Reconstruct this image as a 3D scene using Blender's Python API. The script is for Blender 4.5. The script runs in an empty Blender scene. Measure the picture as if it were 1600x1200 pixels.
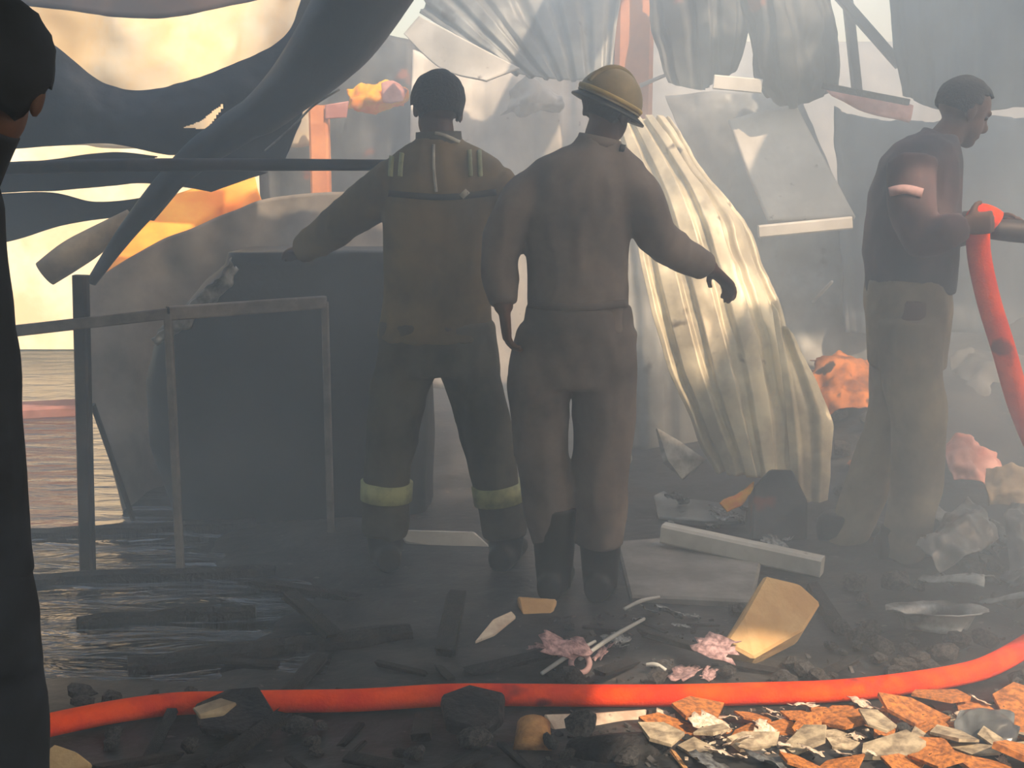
import bpy, bmesh, math, random
import numpy as np
from mathutils import Vector, Matrix, noise
from mathutils.bvhtree import BVHTree

SC = bpy.context.scene
COL = SC.collection
R = math.radians

# ------------------------------------------------------------------ camera
F = 1900.0
PITCH = R(10.0)
CAM_H = 1.456
cam_d = bpy.data.cameras.new('camera')
cam = bpy.data.objects.new('camera', cam_d)
COL.objects.link(cam)
cam.location = (0, 0, CAM_H)
cam.rotation_euler = (math.pi / 2 - PITCH, 0, 0)
cam_d.sensor_width = 36.0
cam_d.lens = 36.0 * F / 1600.0
cam_d.clip_end = 200
SC.camera = cam

# ------------------------------------------------------------------ sky, sun, exposure
world = bpy.data.worlds.new('world')
SC.world = world
world.use_nodes = True
wn = world.node_tree
sky = wn.nodes.new('ShaderNodeTexSky')
sky.sky_type = 'NISHITA'
sky.sun_disc = False
sky.sun_elevation = R(46)
sky.sun_rotation = R(120)
sky.air_density = 1.6
sky.dust_density = 3.0
wn.links.new(sky.outputs[0], wn.nodes['Background'].inputs[0])
wn.nodes['Background'].inputs[1].default_value = 0.34
TO_SUN = Vector((0.36, -0.60, 0.71)).normalized()
sun_d = bpy.data.lights.new('sun_offscreen', 'SUN')
sun_d.energy = 8.4
sun_d.angle = R(1.0)
sun_d.color = (1.0, 0.87, 0.68)
sun = bpy.data.objects.new('sun_offscreen', sun_d)
COL.objects.link(sun)
sun.location = (6, -4, 8)
sun.rotation_euler = (-TO_SUN).to_track_quat('-Z', 'Y').to_euler()
vs = SC.view_settings
vs.view_transform = 'Standard'
vs.look = 'None'
vs.gamma = 1.0
vs.use_curve_mapping = False
vs.exposure = 0.0
SC.cycles.volume_bounces = 1

# ------------------------------------------------------------------ helpers
CP, SP = math.cos(PITCH), math.sin(PITCH)

def ray(px, py):
    a, b = (px - 800) / F, (600 - py) / F
    return Vector((a, CP + b * SP, -SP + b * CP))

def P(px, py, Y):
    r = ray(px, py)
    return Vector((0, 0, CAM_H)) + r * (Y / r.y)

def G(px, py, z=0.0):
    r = ray(px, py)
    return Vector((0, 0, CAM_H)) + r * ((z - CAM_H) / r.z)

def lin(c):
    c = c / 255.0
    return c / 12.92 if c <= 0.04045 else ((c + 0.055) / 1.055) ** 2.4

def rgb(r, g, b):
    return (lin(r), lin(g), lin(b), 1)

def fbm(v, o=3):
    s, a = 0.0, 1.0
    for i in range(o):
        s += a * noise.noise(v * (2 ** i) + Vector((i * 7.3, i * 3.1, 0)))
        a *= 0.5
    return s

MATS = {}

def mat(name, col, rough=0.8, col2=None, scale=6.0, metal=0.0, bump=0.0, bscale=40.0, spec=0.3, spots=None, trans=0.0, thr=(0.4, 0.62)):
    """procedural principled material: two colours mixed by noise, fine relief"""
    if name in MATS:
        return MATS[name]
    m = bpy.data.materials.new(name)
    m.use_nodes = True
    nt = m.node_tree
    b = nt.nodes['Principled BSDF']
    b.inputs['Roughness'].default_value = rough
    b.inputs['Metallic'].default_value = metal
    b.inputs['Specular IOR Level'].default_value = spec
    tc = nt.nodes.new('ShaderNodeTexCoord')
    if col2 is None:
        col2 = tuple(c * 0.6 for c in col[:3]) + (1,)
    n = nt.nodes.new('ShaderNodeTexNoise')
    n.inputs['Scale'].default_value = scale
    n.inputs['Detail'].default_value = 6
    n.inputs['Roughness'].default_value = 0.65
    nt.links.new(tc.outputs['Object'], n.inputs['Vector'])
    cr = nt.nodes.new('ShaderNodeValToRGB')
    cr.color_ramp.elements[0].position = thr[0]
    cr.color_ramp.elements[0].color = col2
    cr.color_ramp.elements[1].position = thr[1]
    cr.color_ramp.elements[1].color = col
    nt.links.new(n.outputs['Fac'], cr.inputs['Fac'])
    out = cr.outputs['Color']
    if spots:
        n2 = nt.nodes.new('ShaderNodeTexNoise')
        n2.inputs['Scale'].default_value = spots[1]
        n2.inputs['Detail'].default_value = 3
        nt.links.new(tc.outputs['Object'], n2.inputs['Vector'])
        r2 = nt.nodes.new('ShaderNodeValToRGB')
        r2.color_ramp.elements[0].position = spots[2]
        r2.color_ramp.elements[1].position = spots[2] + 0.06
        nt.links.new(n2.outputs['Fac'], r2.inputs['Fac'])
        mx = nt.nodes.new('ShaderNodeMix')
        mx.data_type = 'RGBA'
        nt.links.new(r2.outputs['Color'], mx.inputs[0])
        nt.links.new(out, mx.inputs[6])
        mx.inputs[7].default_value = spots[0]
        out = mx.outputs[2]
    nt.links.new(out, b.inputs['Base Color'])
    if bump:
        n3 = nt.nodes.new('ShaderNodeTexNoise')
        n3.inputs['Scale'].default_value = bscale
        n3.inputs['Detail'].default_value = 4
        nt.links.new(tc.outputs['Object'], n3.inputs['Vector'])
        bp = nt.nodes.new('ShaderNodeBump')
        bp.inputs['Strength'].default_value = bump
        bp.inputs['Distance'].default_value = 0.02
        nt.links.new(n3.outputs['Fac'], bp.inputs['Height'])
        nt.links.new(bp.outputs['Normal'], b.inputs['Normal'])
    if trans:
        tr = nt.nodes.new('ShaderNodeBsdfTranslucent')
        nt.links.new(out, tr.inputs['Color'])
        ms = nt.nodes.new('ShaderNodeMixShader')
        ms.inputs[0].default_value = trans
        nt.links.new(b.outputs[0], ms.inputs[1])
        nt.links.new(tr.outputs[0], ms.inputs[2])
        nt.links.new(ms.outputs[0], nt.nodes['Material Output'].inputs['Surface'])
    MATS[name] = m
    return m

def tag(o, label=None, cat=None, group=None, kind=None):
    if label: o['label'] = label
    if cat: o['category'] = cat
    if group: o['group'] = group
    if kind: o['kind'] = kind
    return o

def empty(name, loc, label=None, cat=None, group=None):
    o = bpy.data.objects.new(name, None)
    COL.objects.link(o)
    o.location = loc
    o.empty_display_size = 0.1
    return tag(o, label, cat, group)

def link(name, me, m, parent=None, smooth=True):
    o = bpy.data.objects.new(name, me)
    COL.objects.link(o)
    if m is not None:
        me.materials.clear()
        me.materials.append(m)
    if smooth:
        me.polygons.foreach_set('use_smooth', [True] * len(me.polygons))
    if parent is not None:
        o.parent = parent
        o.matrix_parent_inverse = Matrix.Translation(parent.location).inverted()
    return o

def from_vf(name, v, f, m, parent=None, smooth=True):
    me = bpy.data.meshes.new(name)
    me.from_pydata([tuple(p) for p in v], [], f)
    me.update()
    return link(name, me, m, parent, smooth)

def rebase(o, p):
    """move a mesh object's origin to p"""
    me = o.data
    me.transform(Matrix.Translation(-Vector(p)))
    o.location = Vector(p)
    return o

def cr(p0, p1, p2, p3, t):
    return 0.5 * ((2 * p1) + (p2 - p0) * t + (2 * p0 - 5 * p1 + 4 * p2 - p3) * t * t + (3 * p1 - p0 - 3 * p2 + p3) * t ** 3)

def spline(pts, n):
    out = []
    k = len(pts) - 1
    for i in range(n + 1):
        s = i / n * k
        j = min(int(s), k - 1)
        t = s - j
        a = pts[max(j - 1, 0)]; b = pts[j]; c = pts[j + 1]; d = pts[min(j + 2, k)]
        out.append(cr(a, b, c, d, t))
    return out

def tube_vf(pts, rad, seg=12, n=None, flat=1.0, smooth=True, upv=None):
    """tube through pts with radii; rounded caps by closing fans"""
    if n is None: n = max(2, (len(pts) - 1) * 6)
    P3 = [Vector(p) for p in pts]
    if smooth and len(P3) > 2:
        c = spline(P3, n); r = [max(x, 1e-4) for x in spline(list(map(float, rad)), n)]
    else:
        c, r = P3, list(rad)
    v, f = [], []
    t0 = (c[1] - c[0]).normalized()
    ref = Vector(upv) if upv is not None else (Vector((0, 0, 1)) if abs(t0.z) < 0.9 else Vector((0, 1, 0)))
    u = (ref - t0 * ref.dot(t0)).normalized()
    for i, p in enumerate(c):
        t = (c[min(i + 1, len(c) - 1)] - c[max(i - 1, 0)]).normalized()
        u = (u - t * u.dot(t)).normalized()
        w = t.cross(u)
        for k in range(seg):
            a = 2 * math.pi * k / seg
            v.append(p + u * (math.cos(a) * r[i] * flat) + w * (math.sin(a) * r[i]))
    for i in range(len(c) - 1):
        for k in range(seg):
            k2 = (k + 1) % seg
            f.append((i * seg + k, i * seg + k2, (i + 1) * seg + k2, (i + 1) * seg + k))
    f.append(tuple(range(seg))[::-1])
    f.append(tuple(range((len(c) - 1) * seg, len(c) * seg)))
    return v, f

def loft_vf(rings, seg=20):
    """rings: (centre, vecU, vecV) ellipses, closed with caps"""
    v, f = [], []
    for c, U, V in rings:
        for k in range(seg):
            a = 2 * math.pi * k / seg
            v.append(Vector(c) + Vector(U) * math.cos(a) + Vector(V) * math.sin(a))
    for i in range(len(rings) - 1):
        for k in range(seg):
            k2 = (k + 1) % seg
            f.append((i * seg + k, i * seg + k2, (i + 1) * seg + k2, (i + 1) * seg + k))
    f.append(tuple(range(seg))[::-1])
    f.append(tuple(range((len(rings) - 1) * seg, len(rings) * seg)))
    return v, f

def ell_vf(c, A, B, C, nu=14, nv=10):
    """ellipsoid with half-axis vectors A, B, C"""
    c = Vector(c)
    v, f = [c + Vector(C)], []
    for i in range(1, nv):
        th = math.pi * i / nv
        for k in range(nu):
            a = 2 * math.pi * k / nu
            v.append(c + Vector(A) * (math.sin(th) * math.cos(a)) + Vector(B) * (math.sin(th) * math.sin(a)) + Vector(C) * math.cos(th))
    v.append(c - Vector(C))
    for k in range(nu):
        k2 = (k + 1) % nu
        f.append((0, 1 + k, 1 + k2))
        for i in range(nv - 2):
            f.append((1 + i * nu + k, 1 + (i + 1) * nu + k, 1 + (i + 1) * nu + k2, 1 + i * nu + k2))
        f.append((1 + (nv - 2) * nu + k, len(v) - 1, 1 + (nv - 2) * nu + k2))
    return v, f

def box_vf(c, U, V, W):
    c = Vector(c)
    v = [c + U * a + V * b + W * d for a in (-1, 1) for b in (-1, 1) for d in (-1, 1)]
    f = [(0, 1, 3, 2), (4, 6, 7, 5), (0, 4, 5, 1), (2, 3, 7, 6), (0, 2, 6, 4), (1, 5, 7, 3)]
    return v, f

def bar_vf(a, b, w, h, up=(0, 0, 1), bev=0.15):
    """bevelled rectangular bar from a to b"""
    a, b = Vector(a), Vector(b)
    t = (b - a).normalized()
    up = Vector(up)
    if abs(t.dot(up)) > 0.95: up = Vector((0, 1, 0))
    s = t.cross(up).normalized()
    u = s.cross(t).normalized()
    k = bev * min(w, h)
    sec = [(-w / 2 + k, -h / 2), (w / 2 - k, -h / 2), (w / 2, -h / 2 + k), (w / 2, h / 2 - k), (w / 2 - k, h / 2), (-w / 2 + k, h / 2), (-w / 2, h / 2 - k), (-w / 2, -h / 2 + k)]
    v = [p + s * x + u * y for p in (a, b) for x, y in sec]
    f = [(i, (i + 1) % 8, 8 + (i + 1) % 8, 8 + i) for i in range(8)]
    f += [tuple(range(8))[::-1], tuple(range(8, 16))]
    return v, f

def join_vf(*parts):
    v, f = [], []
    for pv, pf in parts:
        o = len(v)
        v += list(pv)
        f += [tuple(i + o for i in q) for q in pf]
    return v, f

def fuse(name, prims, voxel, m, parent=None, smooth=4, disp=0.0, dfreq=9.0, dz=0.5, seed=0):
    """union of closed shapes as ONE continuous surface, softened, with cloth folds"""
    v, f = join_vf(*prims)
    me = bpy.data.meshes.new('tmp')
    me.from_pydata([tuple(p) for p in v], [], f)
    bm = bmesh.new(); bm.from_mesh(me)
    bmesh.ops.recalc_face_normals(bm, faces=bm.faces)
    bm.to_mesh(me); bm.free()
    o = bpy.data.objects.new('tmp', me)
    COL.objects.link(o)
    r = o.modifiers.new('r', 'REMESH'); r.mode = 'VOXEL'; r.voxel_size = voxel
    if smooth:
        s = o.modifiers.new('s', 'SMOOTH'); s.factor = 0.5; s.iterations = smooth
    dg = bpy.context.evaluated_depsgraph_get()
    out = bpy.data.meshes.new_from_object(o.evaluated_get(dg))
    bpy.data.objects.remove(o); bpy.data.meshes.remove(me)
    out.name = name
    if disp:
        n = len(out.vertices)
        nr = [vv.normal.copy() for vv in out.vertices]
        sd = Vector((seed * 3.7, seed * 1.3, seed * 5.1))
        for i, vv in enumerate(out.vertices):
            q = Vector((vv.co.x * dfreq, vv.co.y * dfreq, vv.co.z * dfreq * dz)) + sd
            w = 1.0 - abs(noise.noise(q)) * 2.0
            w += 0.5 * noise.noise(q * 2.3)
            vv.co += nr[i] * (w * disp)
        out.update()
    return link(name, out, m, parent)

def inside(x, y, poly):
    r = False
    for k in range(len(poly)):
        (x1, y1), (x2, y2) = poly[k - 1], poly[k]
        if (y1 > y) != (y2 > y) and x < (x2 - x1) * (y - y1) / (y2 - y1) + x1: r = not r
    return r

def sheet(name, ctrl, nu, nv, m, thick=0.004, wr=0.01, wf=3.0, ribs=0, ramp=0.018, burn=0.0, bfreq=5.0, holes=(), seed=0, parent=None, fold=0.0, foldn=6, smooth=True):
    """cloth or metal sheet through a control grid: wrinkles, corrugation, burnt-away edges, real thickness"""
    rows = [spline([Vector(p) for p in r], nu) for r in ctrl]
    g = [spline([rows[j][i] for j in range(len(rows))], nv) for i in range(nu + 1)]   # g[i][j]
    sd = Vector((seed * 11.3, seed * 4.7, seed * 2.9))
    top, bot = [], []
    for i in range(nu + 1):
        for j in range(nv + 1):
            du = g[min(i + 1, nu)][j] - g[max(i - 1, 0)][j]
            dv = g[i][min(j + 1, nv)] - g[i][max(j - 1, 0)]
            nn = du.cross(dv)
            nn = nn.normalized() if nn.length > 1e-9 else Vector((0, -1, 0))
            p = g[i][j]
            off = wr * fbm(p * wf + sd, 4)
            if fold:
                off += fold * math.sin(2 * math.pi * foldn * i / nu + 2.0 * noise.noise(p * 1.5 + sd))
            if ribs:
                t = (i / nu * ribs) % 1.0
                off += ramp * (1 - min(1.0, max(0.0, (abs(t - 0.5) - 0.13) / 0.09)))
            q = p + nn * off
            top.append(q); bot.append(q - nn * thick)
    N = len(top)
    idx = lambda i, j: i * (nv + 1) + j
    keep = {}
    for i in range(nu):
        for j in range(nv):
            if burn:
                e = min(i, nu - 1 - i) / nu * 2, min(j, nv - 1 - j) / nv * 2
                edge = max(0.0, 1 - min(e) * 5)
                if noise.noise(g[i][j] * bfreq + sd) * 0.9 + edge * 0.35 > 1 - burn: continue
            if holes:
                c = (g[i][j] + g[i + 1][j + 1]) / 2 - Vector((0, 0, CAM_H))
                dpt = c.y * CP - c.z * SP
                qx, qy = 800 + F * c.x / dpt, 600 - F * (c.y * SP + c.z * CP) / dpt
                if any(inside(qx, qy, h) for h in holes): continue
            keep[(i, j)] = 1
    f = []
    for (i, j) in keep:
        a, b, c, d = idx(i, j), idx(i + 1, j), idx(i + 1, j + 1), idx(i, j + 1)
        f.append((a, b, c, d)); f.append((N + d, N + c, N + b, N + a))
        if (i - 1, j) not in keep: f.append((a, d, N + d, N + a))
        if (i + 1, j) not in keep: f.append((c, b, N + b, N + c))
        if (i, j - 1) not in keep: f.append((b, a, N + a, N + b))
        if (i, j + 1) not in keep: f.append((d, c, N + c, N + d))
    me = bpy.data.meshes.new(name)
    me.from_pydata([tuple(p) for p in top + bot], [], f)
    bm = bmesh.new(); bm.from_mesh(me)
    bmesh.ops.delete(bm, geom=[x for x in bm.verts if not x.link_faces], context='VERTS')
    bm.to_mesh(me); bm.free()
    o = link(name, me, m, parent, smooth)
    return o

def psheet(name, rows, *a, **k):
    """sheet whose control points are given as (px, py, Y)"""
    return sheet(name, [[P(*q) for q in r] for r in rows], *a, **k)

def on_surface(o, path, wpx, name, m, parent, lift=0.004, n=24, thick=0.003):
    """a strip sewn on to o's surface along a path of picture points, following its relief"""
    me = o.data
    bv = BVHTree.FromPolygons([o.matrix_basis @ x.co if o.parent is None else x.co for x in me.vertices], [tuple(p.vertices) for p in me.polygons])
    pts = spline([Vector((x, y, 0)) for x, y in path], n)
    rows = []
    eye = Vector((0, 0, CAM_H))
    for i, p in enumerate(pts):
        t = (pts[min(i + 1, n)] - pts[max(i - 1, 0)]).normalized()
        s = Vector((-t.y, t.x, 0))
        row = []
        for k in (-0.5, 0, 0.5):
            q = p + s * (k * wpx)
            h, nn, _, _ = bv.ray_cast(eye, ray(q.x, q.y).normalized())
            if h is None: break
            if nn.dot(ray(q.x, q.y)) > 0: nn = -nn
            row.append((h, nn))
        if len(row) == 3: rows.append(row)
    v, f = [], []
    for row in rows:
        for h, nn in row: v.append(h + nn * (lift + thick))
        for h, nn in row: v.append(h - nn * 0.002)
    for i in range(len(rows) - 1):
        a, b = i * 6, i * 6 + 6
        for k in (0, 1): f.append((a + k, a + k + 1, b + k + 1, b + k))
        f.append((a, b, b + 3, a + 3)); f.append((a + 2, a + 5, b + 5, b + 2))
    if len(rows) > 1:
        f.append((0, 3, 4, 1)); f.append((1, 4, 5, 2))
        e = (len(rows) - 1) * 6
        f.append((e, e + 1, e + 4, e + 3)); f.append((e + 1, e + 2, e + 5, e + 4))
    return from_vf(name, v, f, m, parent)

def ground_h(x, y):
    h = 0.018 * fbm(Vector((x * 1.3, y * 1.3, 0.3)), 4)
    def mound(cx, cy, rx, ry, a):
        d = ((x - cx) / rx) ** 2 + ((y - cy) / ry) ** 2
        return a * math.exp(-d * 1.5)
    h += mound(3.3, 6.6, 1.9, 1.5, 0.75) + mound(2.4, 4.4, 0.6, 1.0, 0.10) + mound(1.9, 5.6, 0.8, 0.8, 0.25)
    h += mound(1.0, 2.70, 1.0, 0.35, 0.06) + mound(-0.2, 2.6, 0.6, 0.3, 0.05)
    wl = 1 / (1 + math.exp((x + 1.05 + 0.25 * noise.noise(Vector((y * 1.2, 4, 0)))) * 5))
    far = 1 / (1 + math.exp(-(y - 3.35) * 9))
    h -= 0.045 * wl * far
    return h

# ------------------------------------------------------------------ materials
m_ash = mat('wet_ash', rgb(66, 65, 65), 0.5, rgb(28, 28, 30), 3.5, bump=0.4, bscale=14, spots=(rgb(104, 100, 96), 22, 0.68))
m_black_tarp = mat('sooty_tarp', rgb(40, 42, 46), 0.5, rgb(14, 15, 17), 2.5, bump=0.25, bscale=12)
m_brown_tarp = mat('brown_tarp', rgb(74, 60, 56), 0.7, rgb(36, 30, 30), 2.5)
m_grey_tarp = mat('grey_tarp', rgb(160, 152, 140), 0.75, rgb(116, 110, 104), 2.2, trans=0.2)
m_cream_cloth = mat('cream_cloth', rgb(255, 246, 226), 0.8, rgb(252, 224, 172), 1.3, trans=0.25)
m_cream_wall = mat('cream_plaster', rgb(245, 230, 200), 0.9, rgb(225, 200, 160), 2)
m_orange_cloth = mat('orange_cloth', rgb(255, 196, 84), 0.8, rgb(248, 160, 60), 3, trans=0.35)
m_fire_orange = mat('bright_orange_cloth', rgb(255, 206, 20), 0.7, rgb(255, 156, 5), 9, trans=0.25)
m_pink = mat('pink_cloth', rgb(226, 178, 170), 0.8, rgb(180, 120, 110), 5, trans=0.2)
m_tan = mat('tan_tarp', rgb(190, 170, 140), 0.75, rgb(120, 104, 86), 3)
m_zinc = mat('cream_roofing', rgb(226, 218, 190), 0.45, rgb(168, 160, 140), 3.0, metal=0.15, spots=(rgb(90, 80, 66), 7, 0.66))
m_zinc_grey = mat('grey_roofing', rgb(150, 155, 155), 0.5, rgb(96, 98, 98), 2.5, metal=0.2, spots=(rgb(60, 56, 52), 6, 0.64))
m_blue = mat('blue_grey_roofing', rgb(78, 90, 102), 0.55, rgb(52, 60, 70), 2.5, metal=0.15)
m_charmetal = mat('scorched_roofing', rgb(84, 86, 86), 0.6, rgb(34, 34, 34), 3.0, metal=0.2, spots=(rgb(120, 70, 50), 5, 0.66))
m_pale = mat('pale_panel', rgb(205, 203, 196), 0.7, rgb(170, 168, 162), 2.5, spots=(rgb(110, 104, 98), 18, 0.7))
m_steel = mat('dark_steel', rgb(66, 58, 56), 0.55, rgb(34, 30, 30), 8, metal=0.3)
m_tube = mat('grey_tube', rgb(128, 122, 118), 0.5, rgb(90, 86, 84), 10, metal=0.2)
m_orange_paint = mat('orange_paint', rgb(216, 144, 92), 0.75, rgb(188, 116, 70), 5, spots=(rgb(230, 210, 190), 6, 0.68))
m_char = mat('charred_wood', rgb(46, 40, 38), 0.7, rgb(14, 13, 13), 14, bump=0.6, bscale=60)
m_plastic = mat('grey_plastic', rgb(110, 110, 108), 0.3, rgb(58, 56, 56), 5, spec=0.6)
m_wood = mat('raw_wood', rgb(196, 146, 92), 0.75, rgb(130, 86, 52), 10, bump=0.3, bscale=60)
m_card = mat('cardboard', rgb(206, 128, 62), 0.85, rgb(126, 76, 44), 9, spots=(rgb(60, 44, 34), 9, 0.66))
m_paper = mat('paper', rgb(232, 214, 190), 0.85, rgb(180, 150, 128), 8, spots=(rgb(80, 66, 60), 16, 0.62))
m_foam = mat('cream_foam', rgb(214, 180, 128), 0.9, rgb(192, 150, 98), 5, bump=0.3, bscale=30)
m_pinkpaper = mat('pink_paper', rgb(196, 160, 158), 0.85, rgb(120, 92, 92), 7)
m_lump = mat('ash_lump', rgb(84, 80, 78), 0.85, rgb(30, 28, 28), 10, bump=0.6, bscale=40)
m_scrap = mat('scrap_metal', rgb(170, 172, 170), 0.4, rgb(80, 80, 80), 8, metal=0.5)
m_hose = mat('red_hose', rgb(250, 82, 0), 0.8, rgb(222, 52, 10), 7, bump=0.2, bscale=120, spots=(rgb(140, 44, 34), 5, 0.66), spec=0.05)
m_concrete = mat('concrete', rgb(148, 146, 142), 0.85, rgb(110, 108, 104), 4, bump=0.2, bscale=30)
m_skin = mat('brown_skin', rgb(88, 58, 44), 0.6, rgb(66, 42, 32), 8)
m_hair = mat('black_hair', rgb(22, 19, 18), 0.7, rgb(10, 9, 9), 30, bump=0.5, bscale=90)
m_navy = mat('navy_cloth', rgb(30, 34, 42), 0.85, rgb(18, 20, 26), 8)
m_coat = mat('olive_turnout', rgb(128, 108, 72), 0.85, rgb(92, 80, 58), 3.0)
m_coat_tr = mat('turnout_trousers', rgb(84, 80, 70), 0.9, rgb(54, 52, 48), 5)
m_lime = mat('lime_tape', rgb(168, 172, 122), 0.5, rgb(122, 128, 96), 12)
m_silver = mat('silver_tape', rgb(190, 186, 170), 0.4, rgb(150, 146, 136), 14)
m_brownjkt = mat('brown_grey_shirt', rgb(120, 109, 102), 0.9, rgb(90, 82, 78), 4)
m_brown_tr = mat('brown_trousers', rgb(106, 97, 92), 0.9, rgb(74, 68, 66), 4)
m_boot = mat('black_rubber', rgb(20, 20, 22), 0.45, rgb(10, 10, 11), 6)
m_helmet = mat('tan_helmet', rgb(160, 142, 104), 0.6, rgb(122, 110, 82), 5)
m_band = mat('yellow_band', rgb(206, 180, 110), 0.6)
m_maroon = mat('maroon_jacket', rgb(92, 72, 74), 0.85, rgb(56, 54, 60), 3.5)
m_khaki = mat('khaki_trousers', rgb(140, 130, 108), 0.9, rgb(104, 96, 82), 4)
m_brownleg = mat('dull_pink_brick', rgb(150, 104, 94), 0.9)
m_eye = mat('dark_eye', rgb(60, 46, 40), 0.3, rgb(30, 24, 22))

def mat_water():
    m = bpy.data.materials.new('murky_water'); m.use_nodes = True
    nt = m.node_tree; b = nt.nodes['Principled BSDF']
    b.inputs['Base Color'].default_value = rgb(20, 18, 17)
    b.inputs['Roughness'].default_value = 0.06
    b.inputs['Specular IOR Level'].default_value = 0.9
    tc = nt.nodes.new('ShaderNodeTexCoord')
    mp = nt.nodes.new('ShaderNodeMapping')
    mp.inputs['Scale'].default_value = (0.8, 3.0, 1)
    n = nt.nodes.new('ShaderNodeTexNoise')
    n.inputs['Scale'].default_value = 2.7; n.inputs['Detail'].default_value = 5; n.inputs['Distortion'].default_value = 0.6
    bp = nt.nodes.new('ShaderNodeBump')
    bp.inputs['Strength'].default_value = 0.85; bp.inputs['Distance'].default_value = 0.12
    b.inputs['IOR'].default_value = 1.9
    nt.links.new(tc.outputs['Object'], mp.inputs['Vector'])
    nt.links.new(mp.outputs[0], n.inputs['Vector'])
    nt.links.new(n.outputs['Fac'], bp.inputs['Height'])
    nt.links.new(bp.outputs[0], b.inputs['Normal'])
    return m

# ================================================================== THE SETTING
def build_floor():
    xs = np.concatenate([np.linspace(-9, -2.6, 26), np.linspace(-2.5, 3.0, 150), np.linspace(3.1, 10, 28)])
    ys = np.concatenate([np.linspace(-3, 2.2, 20), np.linspace(2.3, 7.0, 130), np.linspace(7.15, 15, 40)])
    v = [(x, y, ground_h(x, y)) for x in xs for y in ys]
    ny = len(ys)
    f = [(i * ny + j, (i + 1) * ny + j, (i + 1) * ny + j + 1, i * ny + j + 1) for i in range(len(xs) - 1) for j in range(ny - 1)]
    o = from_vf('floor', v, f, m_ash)
    tag(o, 'wet ash-covered ground of the burnt shed', 'floor', kind='structure')
    v = [(-8.8, 2.7, -0.012), (-0.55, 2.7, -0.012), (-0.55, 13, -0.012), (-8.8, 13, -0.012)]
    w = from_vf('water_surface', v, [(0, 1, 2, 3)], mat_water(), None, False)
    tag(w, 'rippled dirty water pooled on the floor reflecting the daylight', 'water', kind='structure')
build_floor()

def build_shade_roof():
    """unseen corrugated roof panels over the heads, placed and gapped to shape sun and shade"""
    prims = []
    def panel(x0, x1, y0, y1, z):
        n = int((x1 - x0) / 0.15)
        v, f = [], []
        for i in range(n + 1):
            x = x0 + (x1 - x0) * i / n
            zz = z + (0.03 if i % 2 else 0.0)
            for y in (y0, y1):
                v.append((x, y, zz)); v.append((x, y, zz - 0.004))
        for i in range(n):
            a = i * 4; b = a + 4
            f += [(a, b, b + 2, a + 2), (a + 1, a + 3, b + 3, b + 1), (a, a + 1, b + 1, b), (a + 2, b + 2, b + 3, a + 3)]
        prims.append((v, f))
    Z = 3.0
    for (x0, x1, y0, y1) in SHADE_ROOF:
        panel(x0, x1, y0, y1, Z)
    v, f = join_vf(*prims)
    o = from_vf('shade_roof', v, f, m_charmetal, None, False)
    tag(o, 'scorched corrugated roof sheets added out of view to shade the shed', 'shade_roof', kind='structure')
SHADE_ROOF = [(-7, 1.2, -3, 4.3), (1.2, 1.75, -3, 2.75), (1.75, 3.3, 0.95, 2.75), (1.75, 3.3, -3, 0.05), (3.3, 6.4, -3, 2.4), (2.05, 2.6, 2.9, 3.4), (0.5, 0.95, 5.5, 6.8), (2.0, 6.4, 4.6, 6.8)]  # unseen panels placed to shade people and sheets; gaps pass the sun patches
build_shade_roof()

# back walls beyond the collapse
wl = from_vf('wall_back', *box_vf((2.2, 10.5, 1.2), Vector((3.6, 0, 0)), Vector((0, 0.1, 0)), Vector((0, 0, 1.3))), m_concrete, None, False)
tag(wl, 'smoke-hidden grey wall behind the collapsed roof', 'wall', kind='structure')
wl3 = from_vf('shade_wall', *box_vf((-3.4, 0.4, 1.5), Vector((0.06, 0, 0)), Vector((0, 2.6, 0)), Vector((0, 0, 1.47))), m_charmetal, None, False)  # unseen wall added to cut the light around the bystander
tag(wl3, 'unseen side wall added to keep light off the dark bystander', 'wall', kind='structure')
wl2 = from_vf('wall_outside', *box_vf((-4.6, 10.0, 1.35), Vector((3.4, 0, 0)), Vector((0, 0.1, 0)), Vector((0, 0, 1.35))), m_cream_wall, None, False)
tag(wl2, 'sunlit cream wall outside beyond the tarps', 'wall', kind='structure')

# ================================================================== UPPER COLLAPSE, DARK TARPS
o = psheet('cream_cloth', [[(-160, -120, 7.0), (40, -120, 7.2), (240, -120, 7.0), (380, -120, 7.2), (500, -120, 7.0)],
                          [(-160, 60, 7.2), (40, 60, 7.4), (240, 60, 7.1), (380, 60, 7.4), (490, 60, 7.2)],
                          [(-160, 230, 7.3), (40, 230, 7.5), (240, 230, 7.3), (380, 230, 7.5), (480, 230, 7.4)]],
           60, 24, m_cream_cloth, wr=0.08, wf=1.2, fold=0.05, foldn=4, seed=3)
tag(o, 'sunlit cream awning cloth seen through the gap under the sagging tarp', 'cloth')
TEARS = [[(288, 199), (316, 190), (350, 165), (352, 168), (332, 194), (322, 201)], [(226, 250), (252, 243), (280, 239), (280, 247), (252, 250), (228, 254)]]
o = psheet('black_tarp', [[(-120, -70, 5.15), (0, 8, 5.15), (85, 70, 5.15), (165, 128, 5.15), (250, 138, 5.15), (335, 115, 5.15), (430, 72, 5.15), (470, 10, 5.15), (480, -70, 5.15)],
                          [(-120, 120, 5.1), (0, 140, 5.08), (85, 160, 5.08), (165, 180, 5.08), (250, 185, 5.08), (335, 180, 5.08), (430, 165, 5.08), (470, 130, 5.1), (490, 60, 5.12)],
                          [(-120, 236, 5.1), (0, 234, 5.1), (85, 228, 5.1), (165, 224, 5.1), (250, 238, 5.1), (335, 250, 5.1), (430, 255, 5.1), (450, 240, 5.1), (470, 190, 5.1)]],
           220, 90, m_black_tarp, wr=0.04, wf=2.2, seed=5, holes=TEARS)
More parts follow.
